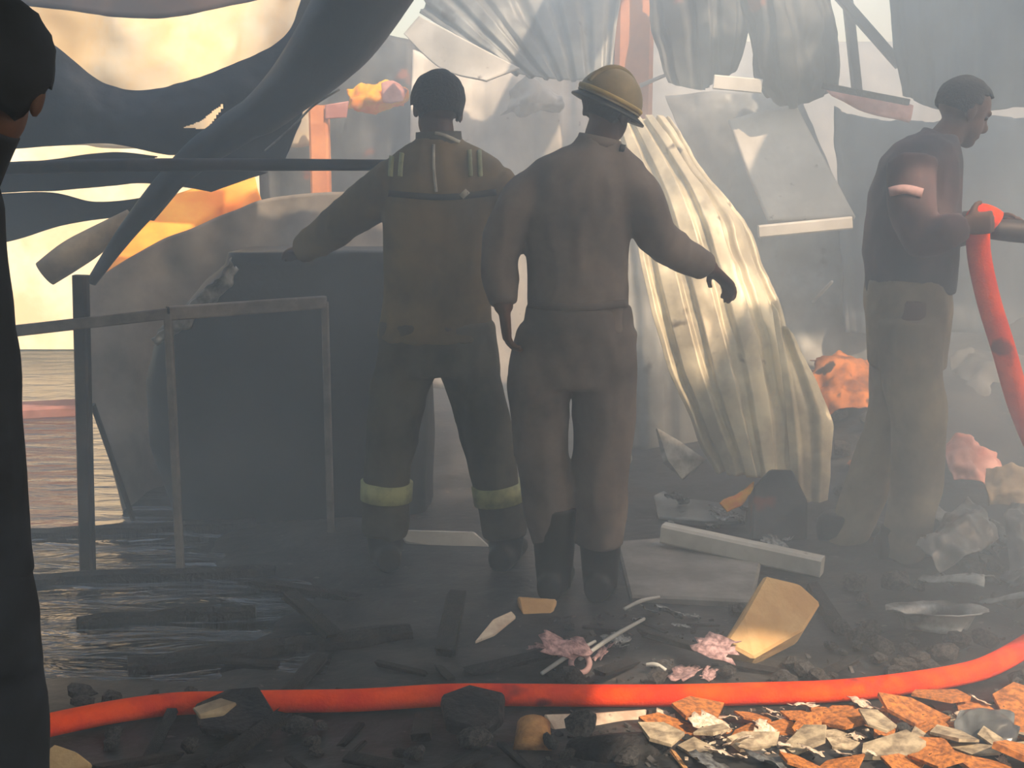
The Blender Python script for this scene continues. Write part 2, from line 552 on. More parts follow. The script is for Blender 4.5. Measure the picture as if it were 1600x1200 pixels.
tag(o, 'big soot-black tarp sagging in a deep curve from the roof', 'tarp')
o = psheet('roof_cloth', [[(-140, -120, 5.6), (80, -120, 5.6), (250, -120, 5.6), (470, -140, 5.6)],
                          [(-140, -20, 5.5), (80, 14, 5.5), (250, 30, 5.5), (450, -10, 5.5)]],
           50, 10, m_brown_tarp, wr=0.03, seed=8)
tag(o, 'brown cloth hem sagging above the sunlit cream awning', 'tarp')
o = psheet('tarp_strip', [[(-80, 262, 5.06), (60, 250, 5.06), (190, 238, 5.06), (300, 252, 5.06), (420, 268, 5.06)],
                          [(-80, 305, 5.1), (70, 298, 5.1), (160, 292, 5.1), (240, 286, 5.1), (330, 300, 5.1)]],
           200, 30, m_black_tarp, wr=0.02, seed=11, holes=TEARS)
tag(o, 'long black tarp strip hanging behind the horizontal pole', 'tarp')
o = psheet('torn_tarp', [[(-80, 308, 5.24), (70, 300, 5.24), (150, 315, 5.24), (235, 306, 5.24), (290, 285, 5.24)],
                         [(-80, 395, 5.24), (20, 376, 5.24), (100, 352, 5.24), (185, 340, 5.24), (240, 345, 5.24)]],
           60, 14, m_black_tarp, wr=0.02, seed=13)
tag(o, 'torn black tarp flap between two bright slits', 'tarp')
o = from_vf('tarp_bundle', *tube_vf([P(595, -60, 4.72), P(525, 60, 4.74), P(425, 165, 4.85), P(305, 245, 4.92), P(212, 345, 4.95), P(140, 445, 4.9)],
            [0.25, 0.20, 0.125, 0.085, 0.055, 0.028], 24, 50, flat=0.7), m_black_tarp)
for vv in o.data.vertices:
    vv.co += Vector((1, -1, 1)).normalized() * (0.035 * fbm(vv.co * 5, 3))
tag(o, 'thick bundle of black tarp slanting down from the roof to the floor post', 'tarp')
o = from_vf('roll_of_tarp', *tube_vf([P(70, 428, 5.0), P(110, 400, 5.02), P(150, 375, 5.05), P(205, 335, 5.1)], [0.055, 0.062, 0.055, 0.025], 18, 24), m_tan)
tag(o, 'tan tarp rolled up with a round open end', 'tarp roll')
o = from_vf('horizontal_pole', *tube_vf([P(-120, 268, 4.5), P(200, 258, 4.5), P(620, 258, 4.5)], [0.022, 0.024, 0.02], 12, 20), m_steel)
tag(o, 'dark horizontal pole running behind the firefighter with lime bands', 'pole')
o = psheet('orange_cloth', [[(395, 262, 6.9), (345, 275, 6.8), (262, 312, 6.5), (215, 360, 6.2), (168, 415, 5.85)],
                            [(402, 290, 6.7), (360, 308, 6.6), (300, 345, 6.35), (240, 382, 6.1), (165, 432, 5.75)],
                            [(412, 322, 6.8), (360, 342, 6.7), (310, 365, 6.4), (245, 400, 6.1), (165, 455, 5.68)]],
           40, 12, m_orange_cloth, wr=0.03, seed=17)
tag(o, 'orange cloth strip draped above the grey tarp', 'cloth')
o = psheet('grey_tarp', [[(132, 445, 5.5), (235, 385, 5.6), (330, 345, 5.7), (410, 312, 5.8), (520, 300, 5.8), (640, 300, 5.9)],
                         [(140, 600, 5.4), (235, 590, 5.6), (330, 580, 5.75), (410, 570, 5.75), (520, 560, 5.7), (640, 560, 5.8)],
                         [(200, 815, 5.1), (245, 808, 5.45), (330, 800, 5.65), (410, 790, 5.65), (520, 780, 5.6), (640, 780, 5.6)]],
           70, 50, m_grey_tarp, wr=0.05, wf=1.8, seed=19, fold=0.015, foldn=5)
tag(o, 'grey-brown tarp hanging in a slope behind the tube rack', 'tarp')
o = from_vf('wire', *tube_vf([P(414, 236, 4.55), P(460, 195, 4.55), P(490, 165, 4.55), P(530, 140, 4.6)], [0.004] * 4, 8, 14), m_scrap)
tag(o, 'thin bright wire hanging below the slanting tarp bundle', 'wire')
# orange crumpled cloth high by the bundle
o = psheet('orange_rag', [[(540, 138, 7.12), (575, 130, 7.12), (610, 128, 7.12), (632, 138, 7.15)], [(540, 154, 7.1), (578, 152, 7.0), (606, 152, 7.05), (634, 150, 7.12)], [(543, 172, 7.12), (575, 176, 7.1), (604, 172, 7.12), (625, 160, 7.15)]],
           24, 14, m_fire_orange, wr=0.05, wf=9, seed=23)
tag(o, 'bright orange crumpled rag hanging under the tarp bundle', 'rag')
o = psheet('peach_rag', [[(596, 130, 7.0), (615, 126, 7.0), (636, 140, 7.05)], [(600, 160, 7.0), (618, 162, 6.95), (630, 152, 7.05)]], 14, 8, m_pink, wr=0.03, wf=9, seed=24)
tag(o, 'pale peach rag beside the bright orange rag', 'rag')
o = psheet('pink_rag', [[(508, 164, 7.13), (545, 158, 7.13)], [(508, 186, 7.13), (542, 184, 7.13)]], 8, 8, m_pink, wr=0.01, wf=9, seed=25)
tag(o, 'small pink square rag below the bright orange rag', 'rag')

# ================================================================== POSTS AND COLUMNS
def post(name, px, top, base, Y, w, m, label, cat, d=None):
    a, b = P(px[0], top, Y), P(px[1], base, Y)
    b.z = min(b.z, ground_h(b.x, b.y) - 0.02) if base > 700 else -0.1
    o = from_vf(name, *bar_vf(b, a, w, d or w, up=(0, 1, 0)), m, None, False)
    return tag(o, label, cat)
post('steel_post', (126, 136), 430, 885, 4.34, 0.05, m_steel, 'dark upright steel post standing in the pooled water', 'post')
o = from_vf('prop_stick', *bar_vf(P(145, 632, 4.7), G(208, 812), 0.018, 0.018), m_steel, None, False)
tag(o, 'thin dark stick leaning at the foot of the grey tarp', 'stick')
for (cx, w, Y, ptop, lab) in ((985, 0.215, 7.1, -60, 'orange column rising behind the helmeted man with bands of peeling paint'), (502, 0.11, 7.2, 165, 'slim orange column behind the horizontal pole')):
    c = P(cx, 300, Y)
    top = P(cx, ptop, Y).z
    e = empty('orange_column', (c.x, Y, 0), lab, 'column')
    from_vf('shaft', *bar_vf((c.x, Y, -0.05), (c.x, Y, top), w, w, up=(0, 1, 0), bev=0.12), m_orange_paint, e, False)
    from_vf('plinth', *bar_vf((c.x, Y, -0.05), (c.x, Y, 0.14), w * 1.35, w * 1.35, up=(0, 1, 0), bev=0.06), m_concrete, e, False)
    if cx > 900:
        from_vf('edge_strip', *bar_vf((c.x - w * 0.5 - 0.025, Y, 0.1), (c.x - w * 0.5 - 0.025, Y, P(cx, 38, Y).z), 0.05, 0.06, up=(0, 1, 0)), m_pale, e, False)

# tube rack
rk = empty('tube_rack', G(282, 888), 'grey tube rack standing in front of the black covered crate', 'rack')
A0 = G(282, 890); B0 = G(517, 832); tz = P(282, 490, A0.y).z; tz2 = P(515, 472, B0.y).z
for k, (q, z) in enumerate(((A0, tz), (B0, tz2))):
    from_vf('leg', *bar_vf((q.x, q.y, -0.03), (q.x, q.y, z), 0.028, 0.028, up=(0, 1, 0)), m_tube, rk, False)
C0 = Vector((A0.x + 0.35, A0.y + 1.0, 0)); D0 = Vector((B0.x + 0.3, B0.y + 0.9, 0))
from_vf('rail', *bar_vf((A0.x, A0.y, tz), (B0.x, B0.y, tz2), 0.03, 0.05), m_tube, rk, False)
L0 = P(20, 528, 4.25)
from_vf('rail', *bar_vf((L0.x - 0.3, L0.y, L0.z - 0.01), (A0.x, A0.y, tz), 0.025, 0.04), m_tube, rk, False)

# black covered crate
def crate():
    rows = [(395, 352, 640, 5.05), (415, 345, 650, 5.05), (440, 318, 655, 5.05), (480, 282, 660, 5.0), (520, 238, 665, 5.0), (600, 224, 668, 5.0), (700, 226, 668, 5.0), (770, 246, 668, 5.0), (830, 268, 668, 5.0)]
    rings = []
    for (y, a, b, Y) in rows:
        l, r = P(a, y, Y), P(b, y, Y)
        l.z = r.z = (l.z + r.z) / 2
        rings.append(((l + r) / 2 + Vector((0, 0.2, 0)), (r - l) / 2, Vector((0, 0.24, 0))))
    v, f = [], []
    seg = 48
    for c, U, V in rings:
        for k in range(seg):
            a = 2 * math.pi * k / seg
            ca, sa = math.cos(a), math.sin(a)
            ex = 0.45
            ca = math.copysign(abs(ca) ** ex, ca); sa = math.copysign(abs(sa) ** ex, sa)
            p = Vector(c) + U * ca + V * sa
            p += Vector((ca, sa, 0)) * (0.03 * fbm(p * 4, 3))
            v.append(p)
    for i in range(len(rings) - 1):
        for k in range(seg):
            k2 = (k + 1) % seg
            f.append((i * seg + k, (i + 1) * seg + k, (i + 1) * seg + k2, i * seg + k2))
    f.append(tuple(range(seg)))
    base = [len(v) - seg + k for k in range(seg)]
    f.append(tuple(base)[::-1])
    z0 = min(v[i].z for i in base)
    for i in base: v[i] = Vector((v[i].x, v[i].y, -0.04))
    o = from_vf('covered_crate', v, f, m_black_tarp)
    tag(o, 'tall crate under a soot-black cover beside the firefighter with lime bands', 'crate')
crate()
o = psheet('crumpled_strip', [[(236, 528, 4.7), (262, 508, 4.7), (300, 470, 4.7), (335, 432, 4.72), (365, 405, 4.75)], [(246, 540, 4.72), (275, 520, 4.74), (318, 488, 4.76), (350, 450, 4.78), (372, 420, 4.8)]],
           30, 8, m_scrap, wr=0.035, wf=14, seed=31, burn=0.2, bfreq=14)
tag(o, 'crumpled foil strip along the sloping edge of the black crate', 'strip')

# ================================================================== COLLAPSED ROOFING, RIGHT SIDE
o = psheet('cream_roof_sheet', [[(955, 190, 5.9), (985, 182, 5.85), (1020, 178, 5.8), (1045, 182, 5.8)],
                          [(985, 310, 5.55), (1040, 300, 5.5), (1105, 300, 5.45), (1150, 335, 5.5)],
                          [(1005, 430, 5.3), (1075, 425, 5.25), (1160, 440, 5.2), (1222, 485, 5.3)],
                          [(1050, 590, 5.15), (1120, 600, 5.05), (1200, 610, 5.05), (1258, 640, 5.2)],
                          [(1120, 740, 5.1), (1165, 745, 4.98), (1215, 750, 4.98), (1262, 760, 5.15)]],
           110, 70, m_zinc, wr=0.025, wf=3.5, ribs=5, ramp=0.03, seed=37, burn=0.12, bfreq=4)
tag(o, 'buckled cream corrugated roof sheet leaning beside the helmeted man', 'roof sheet')
o = psheet('bent_roof_sheet', [[(1205, 470, 5.14), (1225, 500, 5.12), (1240, 520, 5.12)], [(1222, 590, 5.07), (1252, 620, 5.05), (1292, 640, 5.08)], [(1232, 690, 5.03), (1262, 700, 5.01), (1298, 700, 5.04)], [(1240, 792, 4.99), (1265, 797, 4.98), (1292, 792, 5.0)]],
           30, 40, m_zinc, wr=0.02, wf=4, ribs=1, ramp=0.03, seed=38)
tag(o, 'narrow bent roof sheet standing beside the dark grey block', 'roof sheet')
o = psheet('hanging_panel', [[(632, 54, 6.72), (656, 26, 6.72)], [(690, 108, 6.6), (735, 66, 6.55)], [(760, 128, 6.45), (812, 108, 6.48)]], 14, 24, m_pale, wr=0.01, seed=39, thick=0.012)
tag(o, 'cream panel hanging at a slant above the dark-haired firefighter', 'panel')
o = psheet('green_roof_sheet', [[(655, 20, 6.8), (700, -60, 6.8), (850, -80, 6.8), (980, -60, 6.8)], [(720, 60, 6.6), (780, 40, 6.6), (880, 30, 6.6), (965, 30, 6.6)], [(800, 112, 6.5), (850, 122, 6.5), (900, 125, 6.5), (955, 120, 6.5)]],
           80, 30, m_zinc_grey, wr=0.03, ribs=7, ramp=0.025, seed=41)
tag(o, 'grey-green corrugated roof sheet hanging between the cream panel and orange column', 'roof sheet')
o = psheet('pale_backing_sheet', [[(645, 80, 7.6), (760, 110, 7.6), (880, 110, 7.6), (936, 110, 7.6)], [(640, 260, 7.4), (760, 280, 7.4), (880, 280, 7.4), (936, 280, 7.4)], [(640, 605, 7.3), (760, 610, 7.3), (880, 610, 7.2), (936, 610, 7.2)]],
           60, 30, m_pale, wr=0.05, ribs=5, ramp=0.025, seed=42)
tag(o, 'hazy grey roof sheet standing behind the two firefighters', 'roof sheet')
o = psheet('crumpled_sheet', [[(795, 140, 7.42), (830, 128, 7.4), (878, 150, 7.42)], [(790, 165, 7.4), (830, 160, 7.3), (880, 165, 7.4)], [(780, 182, 7.42), (830, 186, 7.4), (875, 178, 7.42)]], 24, 14, m_pale, wr=0.08, wf=6, seed=43)
tag(o, 'crumpled whitish sheet between the two firefighters heads', 'sheet')
o = psheet('smoky_sheet', [[(925, 330, 6.35), (1010, 300, 6.3), (1090, 330, 6.35)], [(930, 500, 6.2), (1040, 500, 6.1), (1160, 520, 6.2)], [(930, 700, 6.1), (1050, 705, 6.05), (1200, 705, 6.1)]], 50, 30, m_zinc_grey, wr=0.05, ribs=5, ramp=0.025, seed=45)
tag(o, 'smoke-grey corrugated sheet leaning behind the cream roof sheet', 'roof sheet')
o = psheet('sooty_sheet', [[(405, 60, 8.1), (520, 50, 8.0), (640, 60, 7.9), (700, 70, 7.9)], [(405, 260, 7.9), (520, 260, 7.8), (640, 260, 7.7), (700, 260, 7.7)], [(405, 585, 7.7), (520, 590, 7.6), (640, 595, 7.6), (700, 600, 7.6)]], 50, 30, m_charmetal, wr=0.05, ribs=5, ramp=0.025, seed=46)
tag(o, 'sooty grey roof sheet standing behind the slim orange column', 'roof sheet')
# dark hanging roofing
def hang(rows, m, label, seed, nu=60, nv=40, **k):
    o = psheet('scorched_sheet', rows, nu, nv, m, seed=seed, **k)
    return tag(o, label, 'roof sheet')
hang([[(1010, -60, 6.9), (1090, -60, 6.7), (1180, -60, 6.7)], [(1025, 60, 6.8), (1100, 50, 6.6), (1170, 40, 6.6)], [(1045, 130, 6.7), (1105, 140, 6.6), (1150, 110, 6.6)]], m_charmetal, 'scorched sheet drooping beside the orange column', 51, wr=0.05, ribs=4, ramp=0.03, burn=0.1)
hang([[(1150, -60, 6.4), (1210, -60, 6.3), (1296, -60, 6.4)], [(1170, 60, 6.4), (1225, 60, 6.2), (1300, 60, 6.4)], [(1200, 150, 6.4), (1240, 170, 6.3), (1308, 140, 6.4)]], m_charmetal, 'scorched sheet hanging beside the bright truss gap', 52, wr=0.05, ribs=4, ramp=0.03, burn=0.1)
hang([[(1385, -60, 6.1), (1470, -60, 6.0), (1560, -60, 6.0), (1700, -60, 6.1)], [(1396, 60, 6.1), (1470, 60, 6.0), (1560, 60, 5.9), (1700, 60, 6.0)], [(1410, 150, 6.1), (1470, 172, 6.0), (1560, 172, 6.0), (1700, 165, 6.0)]], m_blue, 'blue-grey roof sheet hanging above the man holding the hose', 53, wr=0.04, ribs=6, ramp=0.025)
hang([[(1040, 150, 7.4), (1130, 140, 7.2), (1250, 150, 7.2)], [(1090, 280, 7.2), (1170, 260, 7.0), (1310, 300, 7.0)], [(1130, 420, 6.9), (1220, 430, 6.8), (1350, 430, 6.8)], [(1140, 640, 6.6), (1230, 640, 6.5), (1360, 640, 6.5)]], m_zinc_grey, 'grey sheet standing behind the pale fallen slab', 54, wr=0.06)
hang([[(1300, 170, 6.9), (1420, 190, 6.9), (1560, 180, 6.9), (1700, 180, 6.9)], [(1310, 320, 6.7), (1420, 320, 6.7), (1560, 320, 6.7), (1700, 320, 6.7)], [(1320, 520, 6.5), (1420, 520, 6.5), (1560, 520, 6.5), (1700, 520, 6.5)]], m_blue, 'grey roof sheet standing behind the man holding the hose', 55, wr=0.05, ribs=6, ramp=0.025)
o = psheet('pale_slab', [[(1138, 192, 6.5), (1190, 178, 6.5), (1242, 168, 6.5)], [(1168, 270, 6.35), (1225, 262, 6.35), (1290, 260, 6.35)], [(1200, 348, 6.2), (1265, 345, 6.2), (1335, 342, 6.2)]], 20, 20, m_pale, wr=0.01, seed=57, thick=0.03)
tag(o, 'pale flat slab fallen aslant in the smoke', 'slab')
def bar(name, a, b, w, h, m, label, cat='bar', up=(0, 0, 1)):
    return tag(from_vf(name, *bar_vf(a, b, w, h, up), m, None, False), label, cat)
bar('pale_rail', P(1185, 362, 5.9), P(1330, 348, 5.9), 0.05, 0.06, m_pale, 'pale rail lying below the fallen slab', 'rail')
bar('pale_board', P(1115, 128, 6.3), P(1190, 135, 6.3), 0.03, 0.07, m_pale, 'short pale board stuck in the scorched sheets', 'board')
bar('truss_post', P(1318, -60, 6.6), P(1340, 150, 6.6), 0.05, 0.05, m_steel, 'dark upright truss member crossing the bright gap', 'truss')
bar('truss_brace', P(1290, -30, 6.55), P(1406, 102, 6.55), 0.05, 0.05, m_steel, 'dark slanting truss brace crossing the bright gap', 'truss')
o = psheet('peach_board', [[(1288, 138, 6.0), (1350, 146, 6.0), (1425, 168, 6.0)], [(1300, 150, 5.98), (1350, 172, 5.95), (1420, 192, 5.95)]], 20, 8, m_pink, wr=0.02, seed=59, thick=0.02)
tag(o, 'peach board lying below the truss gap', 'board')
bar('dark_batten', P(1285, 134, 5.9), P(1420, 160, 5.9), 0.03, 0.03, m_char, 'charred batten above the peach board', 'batten')
o = from_vf('slim_rod', *tube_vf([P(1000, 134, 6.985), P(1085, 98, 6.95)], [0.012, 0.008], 8, smooth=False), m_pale); tag(o, 'slim pale rod sticking out behind the helmet', 'rod')
o = from_vf('slim_rod', *tube_vf([P(1270, 472, 6.70), P(1300, 440, 6.50)], [0.011, 0.008], 8, smooth=False), m_pale); tag(o, 'slim pale rod sticking up beside the leaning roof sheet', 'rod')

# ================================================================== PEOPLE
def frame(fwd, up):
    f = Vector(fwd).normalized()
    u = Vector(up); u = (u - f * u.dot(f)).normalized()
    s = f.cross(u)
    return f, u, s

def head_prims(c, fwd, up, k=1.0):
    f, u, s = frame(fwd, up)
    c = Vector(c)
    E = lambda dx, dy, dz, a, b, d: ell_vf(c + f * dx * k + s * dy * k + u * dz * k, f * a * k, s * b * k, u * d * k)
    pr = [E(-0.012, 0, 0.03, 0.098, 0.077, 0.088), E(0.028, 0, -0.035, 0.062, 0.060, 0.072), E(0.055, 0, -0.085, 0.032, 0.035, 0.026),
          E(0.092, 0, -0.02, 0.022, 0.013, 0.022), E(0.083, 0, 0.0, 0.014, 0.010, 0.028), E(0.074, 0, 0.028, 0.018, 0.052, 0.014),
          E(0.080, 0, -0.058, 0.014, 0.026, 0.011)]
    for q in (-1, 1):
        pr.append(E(-0.008, q * 0.079, -0.012, 0.020, 0.010, 0.032))
    return pr, (f, u, s)

def hand_prims(wrist, d, side, palm_n, curl=0.5, thumb=1, k=1.0):
    """palm, four unequal fingers curling towards palm_n, thumb from the side of the palm"""
    d = Vector(d).normalized(); n = Vector(palm_n); n = (n - d * n.dot(d)).normalized()
    s = d.cross(n).normalized() * side
    w = Vector(wrist)
    pr = [loft_vf([(w - d * 0.01, s * 0.028 * k, n * 0.02 * k), (w + d * 0.03 * k, s * 0.038 * k, n * 0.018 * k), (w + d * 0.075 * k, s * 0.042 * k, n * 0.015 * k), (w + d * 0.095 * k, s * 0.040 * k, n * 0.012 * k)], 14)]
    for i, (o, L) in enumerate(((-0.031, 0.066), (-0.010, 0.078), (0.011, 0.074), (0.031, 0.058))):
        p = w + d * 0.085 * k + s * o * k
        a = 0.0
        pts = [p]
        for q, (fr, cu) in enumerate(((0.45, 0.9), (0.32, 1.3), (0.23, 0.9))):
            a += curl * cu
            p = p + (d * math.cos(a) + n * math.sin(a)) * (L * fr * 1.0 * k)
            pts.append(p)
        pr.append(tube_vf(pts, [0.0095 * k, 0.009 * k, 0.0085 * k, 0.007 * k], 8, 9))
    b = w + d * 0.03 * k - s * 0.034 * k * thumb
    e = b + (d * 0.6 - s * 0.75 * thumb + n * 0.25) * 0.04 * k
    g = e + (d * 0.85 - s * 0.15 * thumb + n * 0.5) * 0.034 * k
    pr.append(tube_vf([b, e, g], [0.013 * k, 0.011 * k, 0.008 * k], 8, 8))
    return pr

def torso_prims(rows, Y, depth, yaw=0.0, grow=0.0):
    """rows: (py, xl, xr[, Y offset]); depth: half thickness per row"""
    rings = []
    for i, r in enumerate(rows):
        yy = Y + (r[3] if len(r) > 3 else 0)
        l, q = P(r[1], r[0], yy), P(r[2], r[0], yy)
        dep = depth[i] if isinstance(depth, (list, tuple)) else depth
        rings.append(((l + q) / 2, (q - l) / 2 * (1 + grow), Vector((0, dep * (1 + grow), 0))))
    return loft_vf(rings, 28)

def limb(pts, rad, flat=1.0):
    return tube_vf([P(*p) for p in pts], rad, 16, (len(pts) - 1) * 7, flat)

def boot_prims(ankle, toe_dir, L=0.27):
    a = Vector(ankle); t = Vector(toe_dir).normalized()
    z = ground_h(a.x, a.y)
    s = Vector((-t.y, t.x, 0))
    foot = loft_vf([(Vector((a.x, a.y, z + 0.045)) - t * 0.085, s * 0.044, Vector((0, 0, 0.05))), (Vector((a.x, a.y, z + 0.05)) - t * 0.04, s * 0.054, Vector((0, 0, 0.06))),
                    (Vector((a.x, a.y, z + 0.05)) + t * 0.06, s * 0.056, Vector((0, 0, 0.05))), (Vector((a.x, a.y, z + 0.04)) + t * 0.13, s * 0.05, Vector((0, 0, 0.04))), (Vector((a.x, a.y, z + 0.032)) + t * 0.19, s * 0.035, Vector((0, 0, 0.028)))], 16)
    return foot

def eyes(c, fr, parent, k=1.0):
    f, u, s = fr
    for q in (-1, 1):
        p = Vector(c) + (f * 0.070 + s * q * 0.031 + u * 0.008) * k
        from_vf('eye', *ell_vf(p, f * 0.010, s * 0.012, u * 0.009, 10, 8), m_eye, parent)

def hair_cap(c, fr, name, m, parent, k=1.0, low=-0.03, thick=0.010, brim=0.0):
    """close hair or cap: upper shell of the skull, cut along the hairline"""
    f, u, s = fr
    c = Vector(c) + (-f * 0.012 + u * 0.03) * k
    A, B, C = f * (0.098 * k + thick), s * (0.077 * k + thick), u * (0.088 * k + thick)
    v, fc = ell_vf(c, A, B, C, 28, 20)
    def ok(p):
        d = p - c
        ff, uu = d.dot(f), d.dot(u)
        return uu > (low if ff < 0 else low + (0.055 - low) * min(1, ff / 0.055)) * k
    keep = [q for q in fc if all(ok(v[i]) for i in q)]
    used = sorted({i for q in keep for i in q}); mp = {i: n for n, i in enumerate(used)}
    vv = [v[i] for i in used]
    for i, p in enumerate(vv): vv[i] = p + (p - c).normalized() * 0.004 * noise.noise(p * 40)
    ff = [tuple(mp[i] for i in q) for q in keep]
    N = len(vv)
    vv += [c + (p - c) * 0.9 for p in vv]
    ed = {}
    for q in ff:
        for i in range(len(q)): ed.setdefault(frozenset((q[i], q[(i + 1) % len(q)])), []).append((q[i], q[(i + 1) % len(q)]))
    side = [(e[0][1], e[0][0], N + e[0][0], N + e[0][1]) for e in ed.values() if len(e) == 1]
    ff += [tuple(N + i for i in q)[::-1] for q in ff] + side
    return from_vf(name, vv, ff, m, parent)

# ---------- helmeted man
def man_helmet():
    Y = 4.0
    base = G(905, 930)
    e = empty('person', (base.x, Y, 0), 'person in brown-grey shirt and tan helmet reaching one arm out', 'person', None)
    hc = P(951, 172, Y + 0.02)
    pr, fr = head_prims(hc, Vector((0.55, 0.70, -0.38)), Vector((0.34, 0.1, 0.93)))
    tr = [(222, 905, 968), (236, 872, 985), (252, 835, 1000), (285, 818, 1000), (340, 818, 984), (400, 822, 980), (450, 826, 980), (500, 826, 982)]
    dep = [0.06, 0.085, 0.105, 0.13, 0.135, 0.13, 0.125, 0.13]
    body = list(pr)
    body += [tube_vf([P(935, 240, Y), P(942, 205, Y + 0.01), hc], [0.062, 0.056, 0.05], 14, 10), torso_prims(tr, Y, dep, grow=-0.1)]
    armR = [(970, 282, Y), (1004, 318, Y), (1024, 366, Y + 0.03), (1066, 398, Y + 0.10), (1112, 420, Y + 0.17)]
    armL = [(850, 290, Y), (806, 328, Y - 0.02), (783, 392, Y - 0.02), (782, 440, Y - 0.05), (788, 486, Y - 0.08)]
    body += [limb(armR, [0.06, 0.055, 0.045, 0.042, 0.03]), limb(armL, [0.06, 0.055, 0.045, 0.042, 0.03])]
    wR = P(1112, 420, Y + 0.17)
    body += hand_prims(wR, P(1138, 445, Y + 0.2) - wR, 1, Vector((-0.3, -0.2, -0.9)), 0.55, -1)
    wL = P(788, 486, Y - 0.08)
    body += hand_prims(wL, Vector((0.1, -0.1, -1)), 1, Vector((1, 0.2, 0)), 0.45, 1)
    legL = [(866, 500, Y), (846, 600, Y - 0.01), (848, 700, Y - 0.02), (862, 810, Y), (868, 915, Y + 0.02)]
    legR = [(942, 500, Y), (944, 600, Y - 0.02), (942, 700, Y - 0.03), (938, 810, Y), (938, 925, Y + 0.0)]
    body += [limb(legL, [0.09, 0.085, 0.065, 0.055, 0.045]), limb(legR, [0.09, 0.085, 0.065, 0.055, 0.045])]
    b = fuse('body', body, 0.007, m_skin, e, 3)
    eyes(hc, fr, e)
    j = fuse('shirt', [torso_prims(tr + [(515, 824, 985)], Y, dep + [0.135]), limb(armR[:-1] + [(1104, 416, Y + 0.16)], [0.085, 0.075, 0.066, 0.058, 0.045]), limb(armL[:-1] + [(787, 476, Y - 0.075)], [0.08, 0.072, 0.064, 0.056, 0.045]),
                       tube_vf([P(930, 246, Y), P(938, 218, Y)], [0.085, 0.068], 16, smooth=False)], 0.011, m_brownjkt, e, 5, 0.006, 11, seed=1)
    from_vf('collar', *tube_vf([P(934, 232, Y), P(938, 214, Y)], [0.076, 0.07], 20, smooth=False), m_brownjkt, j)
    on_surface(j, [(968, 232), (988, 236), (1003, 248)], 9, 'epaulette', m_boot, j)
    on_surface(j, [(822, 474), (860, 478), (910, 480), (978, 474)], 12, 'waistband', m_brown_tr, j)
    fuse('trousers', [torso_prims([(478, 824, 984), (520, 818, 988), (560, 808, 988), (600, 802, 988)], Y, [0.13, 0.14, 0.135, 0.12]),
                      limb([(862, 520, Y), (842, 610, Y), (846, 700, Y), (858, 800, Y), (864, 850, Y + 0.01)], [0.11, 0.105, 0.09, 0.082, 0.07]),
                      limb([(942, 520, Y), (944, 610, Y), (942, 700, Y), (938, 800, Y), (938, 850, Y)], [0.11, 0.105, 0.095, 0.088, 0.075])], 0.011, m_brown_tr, e, 5, 0.008, 9, seed=2)
    for (ax, ay, nm) in ((866, 905, 'boot'), (938, 918, 'boot')):
        a = P(ax, ay, Y + 0.02)
        fuse(nm, [tube_vf([P(ax, 790, Y), P(ax, 850, Y), Vector((a.x, a.y, ground_h(a.x, a.y) + 0.03))], [0.085, 0.072, 0.06], 16, 12), boot_prims(a, (0.25, 1, 0))], 0.01, m_boot, e, 3)
    hair_cap(hc, fr, 'hair', m_hair, e, 1.0, low=-0.078, thick=0.007)
    # helmet: dome, brim, band
    f, u, s = fr
    u = Vector((0.42, 0.0, 0.91)).normalized(); f = Vector((0.7, 0.6, -0.3)); f = (f - u * f.dot(u)).normalized(); s = f.cross(u)
    c = P(951, 161, Y + 0.02)
    v, fc = ell_vf(c, f * 0.116, s * 0.102, u * 0.112, 32, 18)
    keep = [q for q in fc if all((v[i] - c).dot(u) > -0.012 for i in q)]
    used = sorted({i for q in keep for i in q}); mp = {i: n for n, i in enumerate(used)}
    vv = [v[i] for i in used]; ff = [tuple(mp[i] for i in q) for q in keep]
    N = len(vv); vv += [c + (p - c) * 0.96 for p in vv]
    ff += [tuple(N + i for i in q)[::-1] for q in ff]
    h = from_vf('helmet', vv, ff, m_helmet, e)
    def ringband(name, r0, r1, z0, z1, m, par):
        v, fc = [], []
        for k in range(40):
            a = 2 * math.pi * k / 40
            d = f * (math.cos(a) * 0.116) + s * (math.sin(a) * 0.102)
            front = 1 + 0.12 * max(0, math.cos(a))
            v += [c + d * r0 + u * z0, c + d * r1 * (front if r1 > 1.1 else 1) + u * z1, c + d * r1 * (front if r1 > 1.1 else 1) + u * (z1 - 0.006), c + d * r0 + u * (z0 - 0.012 if r1 > 1.1 else z0 - 0.018)]
        for k in range(40):
            a, b = k * 4, (k + 1) % 40 * 4
            for i in range(4): fc.append((a + i, b + i, b + (i + 1) % 4, a + (i + 1) % 4))
        return from_vf(name, v, fc, m, par)
    ringband('brim', 0.97, 1.12, -0.004, -0.016, m_boot, h)
    ringband('band', 0.99, 1.03, 0.022, 0.020, m_band, h)
    # crest along the top
    pts = [c + (f * math.cos(t) * 0.117 + u * math.sin(t) * 0.113) for t in [R(a) for a in range(20, 165, 12)]]
    from_vf('crest', *tube_vf(pts, [0.009] * len(pts), 8, 30), m_helmet, h)
man_helmet()

